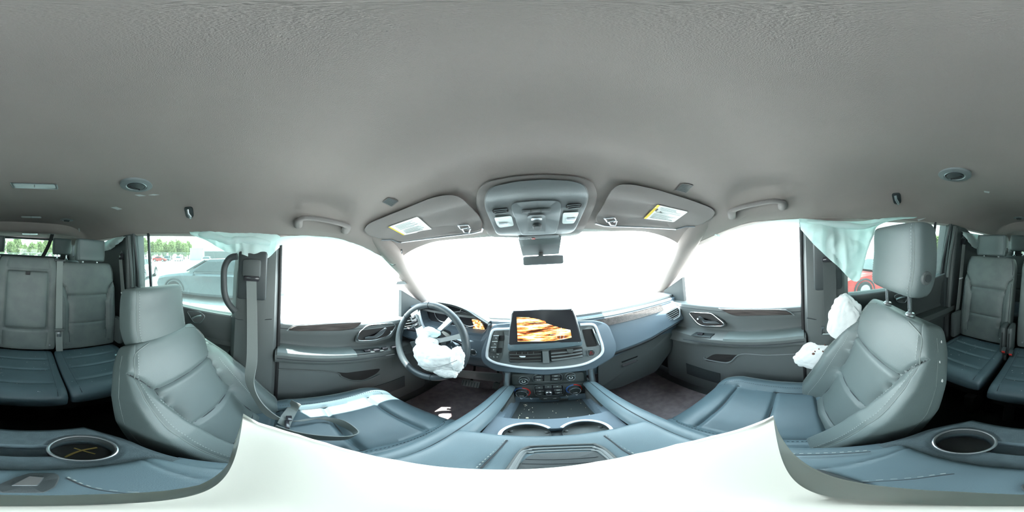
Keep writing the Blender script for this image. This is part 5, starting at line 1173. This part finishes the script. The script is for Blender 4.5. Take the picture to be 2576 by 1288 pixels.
# own bonnet
tag(mk('car_bonnet', grid(20, 12, lambda s, t: ((-.86+1.72*s)*(1-.06*t), 1.40+1.15*t-.25*(2*s-1)**2, .715-.05*t-.10*t*t-.05*(2*s-1)**4), (0, 0, -.03)), 'car_white'), 'pale bonnet of the vehicle beyond the windshield', 'bonnet')
def car(name, cx, cy, hd, col, lab, L=4.7, Wd=1.85, Hc=1.45, kind='sedan', group=None, detail=True):
    """cx,cy level-frame position of the centre, hd heading angle"""
    c, s = cos(hd), sin(hd)
    def w(x, y, z): return lv(cx+x*c-y*s, cy+x*s+y*c, GZ+z)      # x = along the car (front +)
    t = thing(name, lab, 'car', w(0, 0, 0), group)
    st = [(-.5, .35, .75, .80), (-.485, .25, .95, .90), (-.40, .2, 1.02, .97), (-.2, .18, .98, 1), (.1, .18, .96, 1), (.25, .2, .94, .99), (.40, .22, .84, .96), (.475, .26, .74, .88), (.5, .36, .62, .78)] if kind != 'truck' else [(-.5, .45, 1.1, .9), (-.49, .4, 1.15, .95), (0, .35, 1.12, 1), (.4, .38, 1.1, .97), (.49, .4, 1.05, .93), (.5, .5, .95, .85)]
    R_ = []
    for f, zb_, zt, k in st:
        hw = Wd/2*k; x = f*L; zm = (zb_+zt)/2
        R_.append([w(x, -hw*.9, zb_), w(x, -hw, zb_+.1), w(x, -hw, zm), w(x, -hw*.97, zt-.08), w(x, -hw*.88, zt), w(x, hw*.88, zt), w(x, hw*.97, zt-.08), w(x, hw, zm), w(x, hw, zb_+.1), w(x, hw*.9, zb_)])
    mk('car_body', loft(R_), col, t, ang=25)
    cb_ = [(-.36, .99), (-.24, Hc-.06), (-.10, Hc), (.04, Hc-.02), (.20, .97)] if kind == 'sedan' else ([(-.06, 1.1), (-.04, Hc-.05), (.1, Hc), (.17, Hc-.05), (.30, 1.1)] if kind == 'truck' else [(-.47, 1.0), (-.42, Hc-.05), (-.2, Hc), (.05, Hc-.02), (.22, .97)])
    def cring(k, dz): return [w(f*L, k*Wd/2*(.88 if z < 1.12 else .72), z+dz) for f, z in cb_]
    mk('cabin', loft([cring(-1, 0), cring(-.5, .02), cring(.5, .02), cring(1, 0)]), col, t, ang=25)
    if detail:
        for sd in (-1, 1):
            for (a, b) in ((0, 1), (1, 2)) if kind != 'truck' else ((0, 1),):
                x0, x1 = (cb_[0][0]+.06, -.095) if a == 0 else (-.08, cb_[4][0]-.05)
                if kind == 'truck': x0, x1 = cb_[0][0]+.02, cb_[4][0]-.06
                xa, xb = (x0+.10, x1) if a == 0 else (x0, x1-.09)
                if kind != 'sedan' and a == 0: xa = x0+.02
                zt = Hc-.10; y0 = sd*Wd/2*.885; y1 = sd*Wd/2*.755
                q = [w(x0*L, y0, 1.03), w(x1*L, y0, 1.02), w(xb*L, y1, zt), w(xa*L, y1, zt)]; q2 = [w(x0*L, y0+sd*.02, 1.03), w(x1*L, y0+sd*.02, 1.02), w(xb*L, y1+sd*.03, zt), w(xa*L, y1+sd*.03, zt)]
                mk('side_window', loft([q, q2]), 'car_glass', t)
            for xh in (-.17, .02): mk('door_handle', tube([w(xh*L, sd*Wd/2*1.005, .88), w((xh+.035)*L, sd*Wd/2*1.005, .885)], .015, 6), col, t)
            mk('wing_mirror', rbox((0, 0, 0), (.01, .01, .01), 0) if False else joinvf(tube([w(.155*L, sd*Wd/2*.9, .98), w(.15*L, sd*Wd/2*1.12, 1.02)], [.03, .07], 8)), col, t)
            mk('door_line', tube([w(-.085*L, sd*Wd/2*1.002, .3), w(-.085*L, sd*Wd/2*1.002, .92)], .008, 4), 'plastic_dark', t)
        q = [w(.215*L, -Wd*.40, 1.0), w(.215*L, Wd*.40, 1.0), w(.075*L, Wd*.33, Hc-.06), w(.075*L, -Wd*.33, Hc-.06)]
        mk('windscreen', loft([q, [p+RM @ Vector((c*.04, s*.04, .03)) for p in q]]), 'car_glass', t)
    for f in (-.30, .31):
        for sd in (-1, 1):
            p = w(f*L, sd*(Wd/2-.10), .33); n = (w(0, sd, 0)-w(0, 0, 0)).normalized()
            wh = mk('wheel', cyl(p-n*.10, n, .33, .215, 24, .31, .02), 'tyre', t)
            if detail:
                mk('hub_cap', cyl(p+n*.112, n, .21, .012, 20, .18), 'satin', wh)
                mk('wheel_arch', tube([w(f*L+.40*cos(a), sd*Wd/2*.985, .33+.40*sin(a)) for a in [pi*k/12 for k in range(13)]], .03, 6), 'plastic_dark', t)
    return t
car('silver_sedan', -6.0, -1.35, radians(-92), 'car_silver', 'silver sedan parked close by outside the driver side rear window')
car('damaged_car', -8.6, -7.6, radians(200), 'car_white', 'white damaged car low in the corner of the driver side rear window', L=4.4)
tag(mk('engine_wreck', joinvf(*[crumple(lv(-6.3+.5*random.random(), -5.9-.8*random.random(), GZ+.6+.25*random.random()), (.22, .2, .12), .5, 5, 2, None, k) for k in range(7)]), 'car_dark', ang=10), 'dark heap of torn engine parts on the damaged white car', 'wreckage')
x, y, z = pol(362, 52); car('pickup_truck', x, y, radians(25), 'car_white', 'white pickup truck far off by the fence', L=5.6, Hc=1.85, Wd=2, kind='truck')
x, y, z = pol(342, 47); car('parked_car', x, y, radians(30), 'car_dark', 'dark car far off at the rear edge of the driver side window', group='distant parked cars')
x, y, z = pol(402, 46); car('parked_car', x, y, radians(100), 'car_red', 'small red car far off beside the white pickup', L=3.9, group='distant parked cars')
x, y, z = pol(420, 52); car('parked_car', x, y, radians(20), 'car_silver', 'grey car far off in front of the tree line, beside the small red one', Hc=1.65, kind='suv', group='distant parked cars')
x, y, z = pol(450, 50); car('parked_car', x, y, radians(15), 'car_white', 'white car far off between the grey car and the shed', group='distant parked cars')
x, y, z = pol(520, 34); car('parked_car', x, y, radians(10), 'car_white', 'white car in front of the long dark wall', group='distant parked cars')
car('red_car', 5.6, -4.7, radians(88), 'car_red', 'dusty red car close by outside the passenger side rear door window')
x, y, z = pol(2364, 13.5); car('red_car', x+1.2, y-.8, radians(80), 'car_red', 'red car further back seen past the raised passenger headrest')
x, y, z = pol(2368, 24); car('white_car', x+1, y-1, radians(70), 'car_white', 'white car behind the further red car')
x, y, z = pol(2362, 42)
t = thing('yellow_loader', 'small yellow machine with a round wheel by the fence', 'loader', lv(x, y, z))
mk('loader_body', rbox(lv(x, y, z+1.1), (1.2, 2.2, .9), .1), 'yellow', t); mk('loader_wheel', cyl(lv(x-.9, y, z+.6), (-1, .4, 0), .6, .4, 20), 'tyre', t); mk('loader_cab', rbox(lv(x, y+.3, z+2.0), (.9, .9, 1.0), .05), 'car_glass', t)
# buildings
def block(name, u0, u1, d, h, m, lab, dep=6):
    a, b = pol(u0, d), pol(u1, d); bn = Vector((b[0]-a[0], b[1]-a[1], 0)); back = Vector((a[0]+b[0], a[1]+b[1], 0)).normalized()*dep
    t = thing(name, lab, 'building', lv((a[0]+b[0])/2, (a[1]+b[1])/2, GZ))
    A_, B_ = Vector(a), Vector(b)
    base = [A_, B_, B_+back, A_+back]
    mk('wall', loft([[lv(*p) for p in base], [lv(p.x, p.y, GZ+h) for p in base]]), m, t, flat=True)
    c_ = sum(base, Vector())/4; ov = [c_+(p-c_)*1.05 for p in base]
    mk('roof', loft([[lv(p.x, p.y, GZ+h) for p in ov], [lv(p.x, p.y, GZ+h+.25) for p in ov]]), 'wall_grey', t, flat=True)
    return t, A_, B_
t, A_, B_ = block('metal_shed', 478, 511, 60, 4.2, 'wall_grey', 'pale grey shed far off outside the driver side rear window')
n = 12; io = -(A_+B_).normalized()*.05; io.z = 0
for k in range(n):
    p = A_+(B_-A_)*(k+.5)/n+io; mk('wall_panel', rbox(lv(p.x, p.y, GZ+2.1), (.36, .06, 4.0), 0, Matrix.Rotation(atan2((B_-A_).y, (B_-A_).x), 3, 'Z')), 'wall_grey', t)
t, A_, B_ = block('long_wall_building', 514, 640, 74, 3.6, 'wall_dark', 'long low dark walled building beyond the parked cars')
# fences
def fence(u0, u1, d, h, lab, n):
    a, b = Vector(pol(u0, d)), Vector(pol(u1, d)); t = thing('wire_fence', lab, 'fence', lv(*((a+b)/2)), 'wire fences')
    for k in range(n+1):
        p = a+(b-a)*k/n; mk('fence_post', tube([lv(p.x, p.y, GZ), lv(p.x, p.y, GZ+h)], .05, 6), 'metal_fence', t)
    L = []
    for j in range(9): z_ = GZ+h*(j+.5)/9; L.append(tube([lv(a.x, a.y, z_), lv(b.x, b.y, z_)], .018 if j < 8 else .04, 4))
    m_ = n*10
    for k in range(m_): p = a+(b-a)*k/m_; L.append(tube([lv(p.x, p.y, GZ), lv(p.x, p.y, GZ+h)], .014, 3))
    o = mk('wire_mesh', joinvf(*L), 'metal_fence', t); o['kind'] = 'stuff'
fence(300, 478, 62, 2.9, 'tall wire fence in front of the trees on the driver side', 14)
fence(-60, 190, 50, 2.6, 'tall wire fence beyond the back window', 18)
fence(2340, 2400, 56, 2.9, 'tall wire fence in front of the trees on the passenger side', 5)
# trees
def leafmesh(c, r, n, sz=.5):
    V = []; F = []
    for k in range(n):
        while True:
            p = Vector((random.uniform(-1, 1), random.uniform(-1, 1), random.uniform(-1, 1)))
            if .35 < p.length < 1: break
        f = noise.noise(p*2.2+c*.37)
        p = p*(.85+.4*f); q = c+RM @ Vector((p.x*r[0], p.y*r[1], p.z*r[2]))
        a = Vector((random.gauss(0, 1), random.gauss(0, 1), random.gauss(0, 1))).normalized(); b = a.cross(Vector((random.random(), random.random(), random.random()))).normalized()
        s_ = sz*random.uniform(.6, 1.2); i = len(V)
        V += [q-a*s_, q-b*s_*.5, q+a*s_, q+b*s_*.5]; F.append((i, i+1, i+2, i+3))
    return V, F
def tree(u, d, h, r, lab, grp):
    x, y, z = pol(u, d); t = thing('tree', lab, 'tree', lv(x, y, z), grp)
    mk('trunk', tube([lv(x, y, GZ), lv(x+.2, y, GZ+h*.35), lv(x, y+.1, GZ+h*.6)], [.22, .17, .1], 8), 'bark', t)
    o = mk('crown', leafmesh(lv(x, y, GZ+h*.58), (r, r, h*.44), 1500, .55), 'leaf', t, flat=True); o['kind'] = 'stuff'
k = 0
where = [('driver side rear window', [(330, 72, 10.0, 3.4), (346, 63, 10.5, 3.2), (362, 75, 10, 3.4), (381, 70, 8.6, 3.2), (399, 72, 9.2, 3.4), (414, 68, 8.2, 3), (432, 74, 8.6, 3.4), (448, 70, 9.2, 3.2), (463, 76, 8.0, 3.2), (474, 82, 9.6, 3)]),
         ('back window', [(-40, 70, 9, 3.8), (-18, 66, 9.5, 3.6), (4, 70, 9, 3.8), (26, 68, 8.8, 3.5), (44, 66, 9.2, 3.6), (62, 72, 7.2, 3.4), (82, 68, 7, 3.4), (100, 70, 8.4, 3.6), (118, 66, 9.2, 3.6), (136, 70, 9.6, 3.8), (158, 68, 9, 3.8)]),
         ('passenger side rear window', [(2340, 70, 11, 3.4), (2356, 66, 11, 3.2), (2371, 68, 10, 3.2), (2386, 70, 10, 3.4), (2402, 70, 11, 3.4)])]
ORD = ['leftmost', 'second', 'third', 'fourth', 'fifth', 'sixth', 'seventh', 'eighth', 'ninth', 'tenth', 'rightmost']
for wn_, L in where:
    for i, (u, dd, h, r) in enumerate(L):
        od = ORD[i] if i < len(L)-1 else 'rightmost'
        tree(u, dd+(5 if i % 2 else -3), h, 2.0, f'green tree, {od}{" from the left" if 0 < i < len(L)-1 else ""} in the row beyond the {wn_}', f'trees outside the {wn_}')
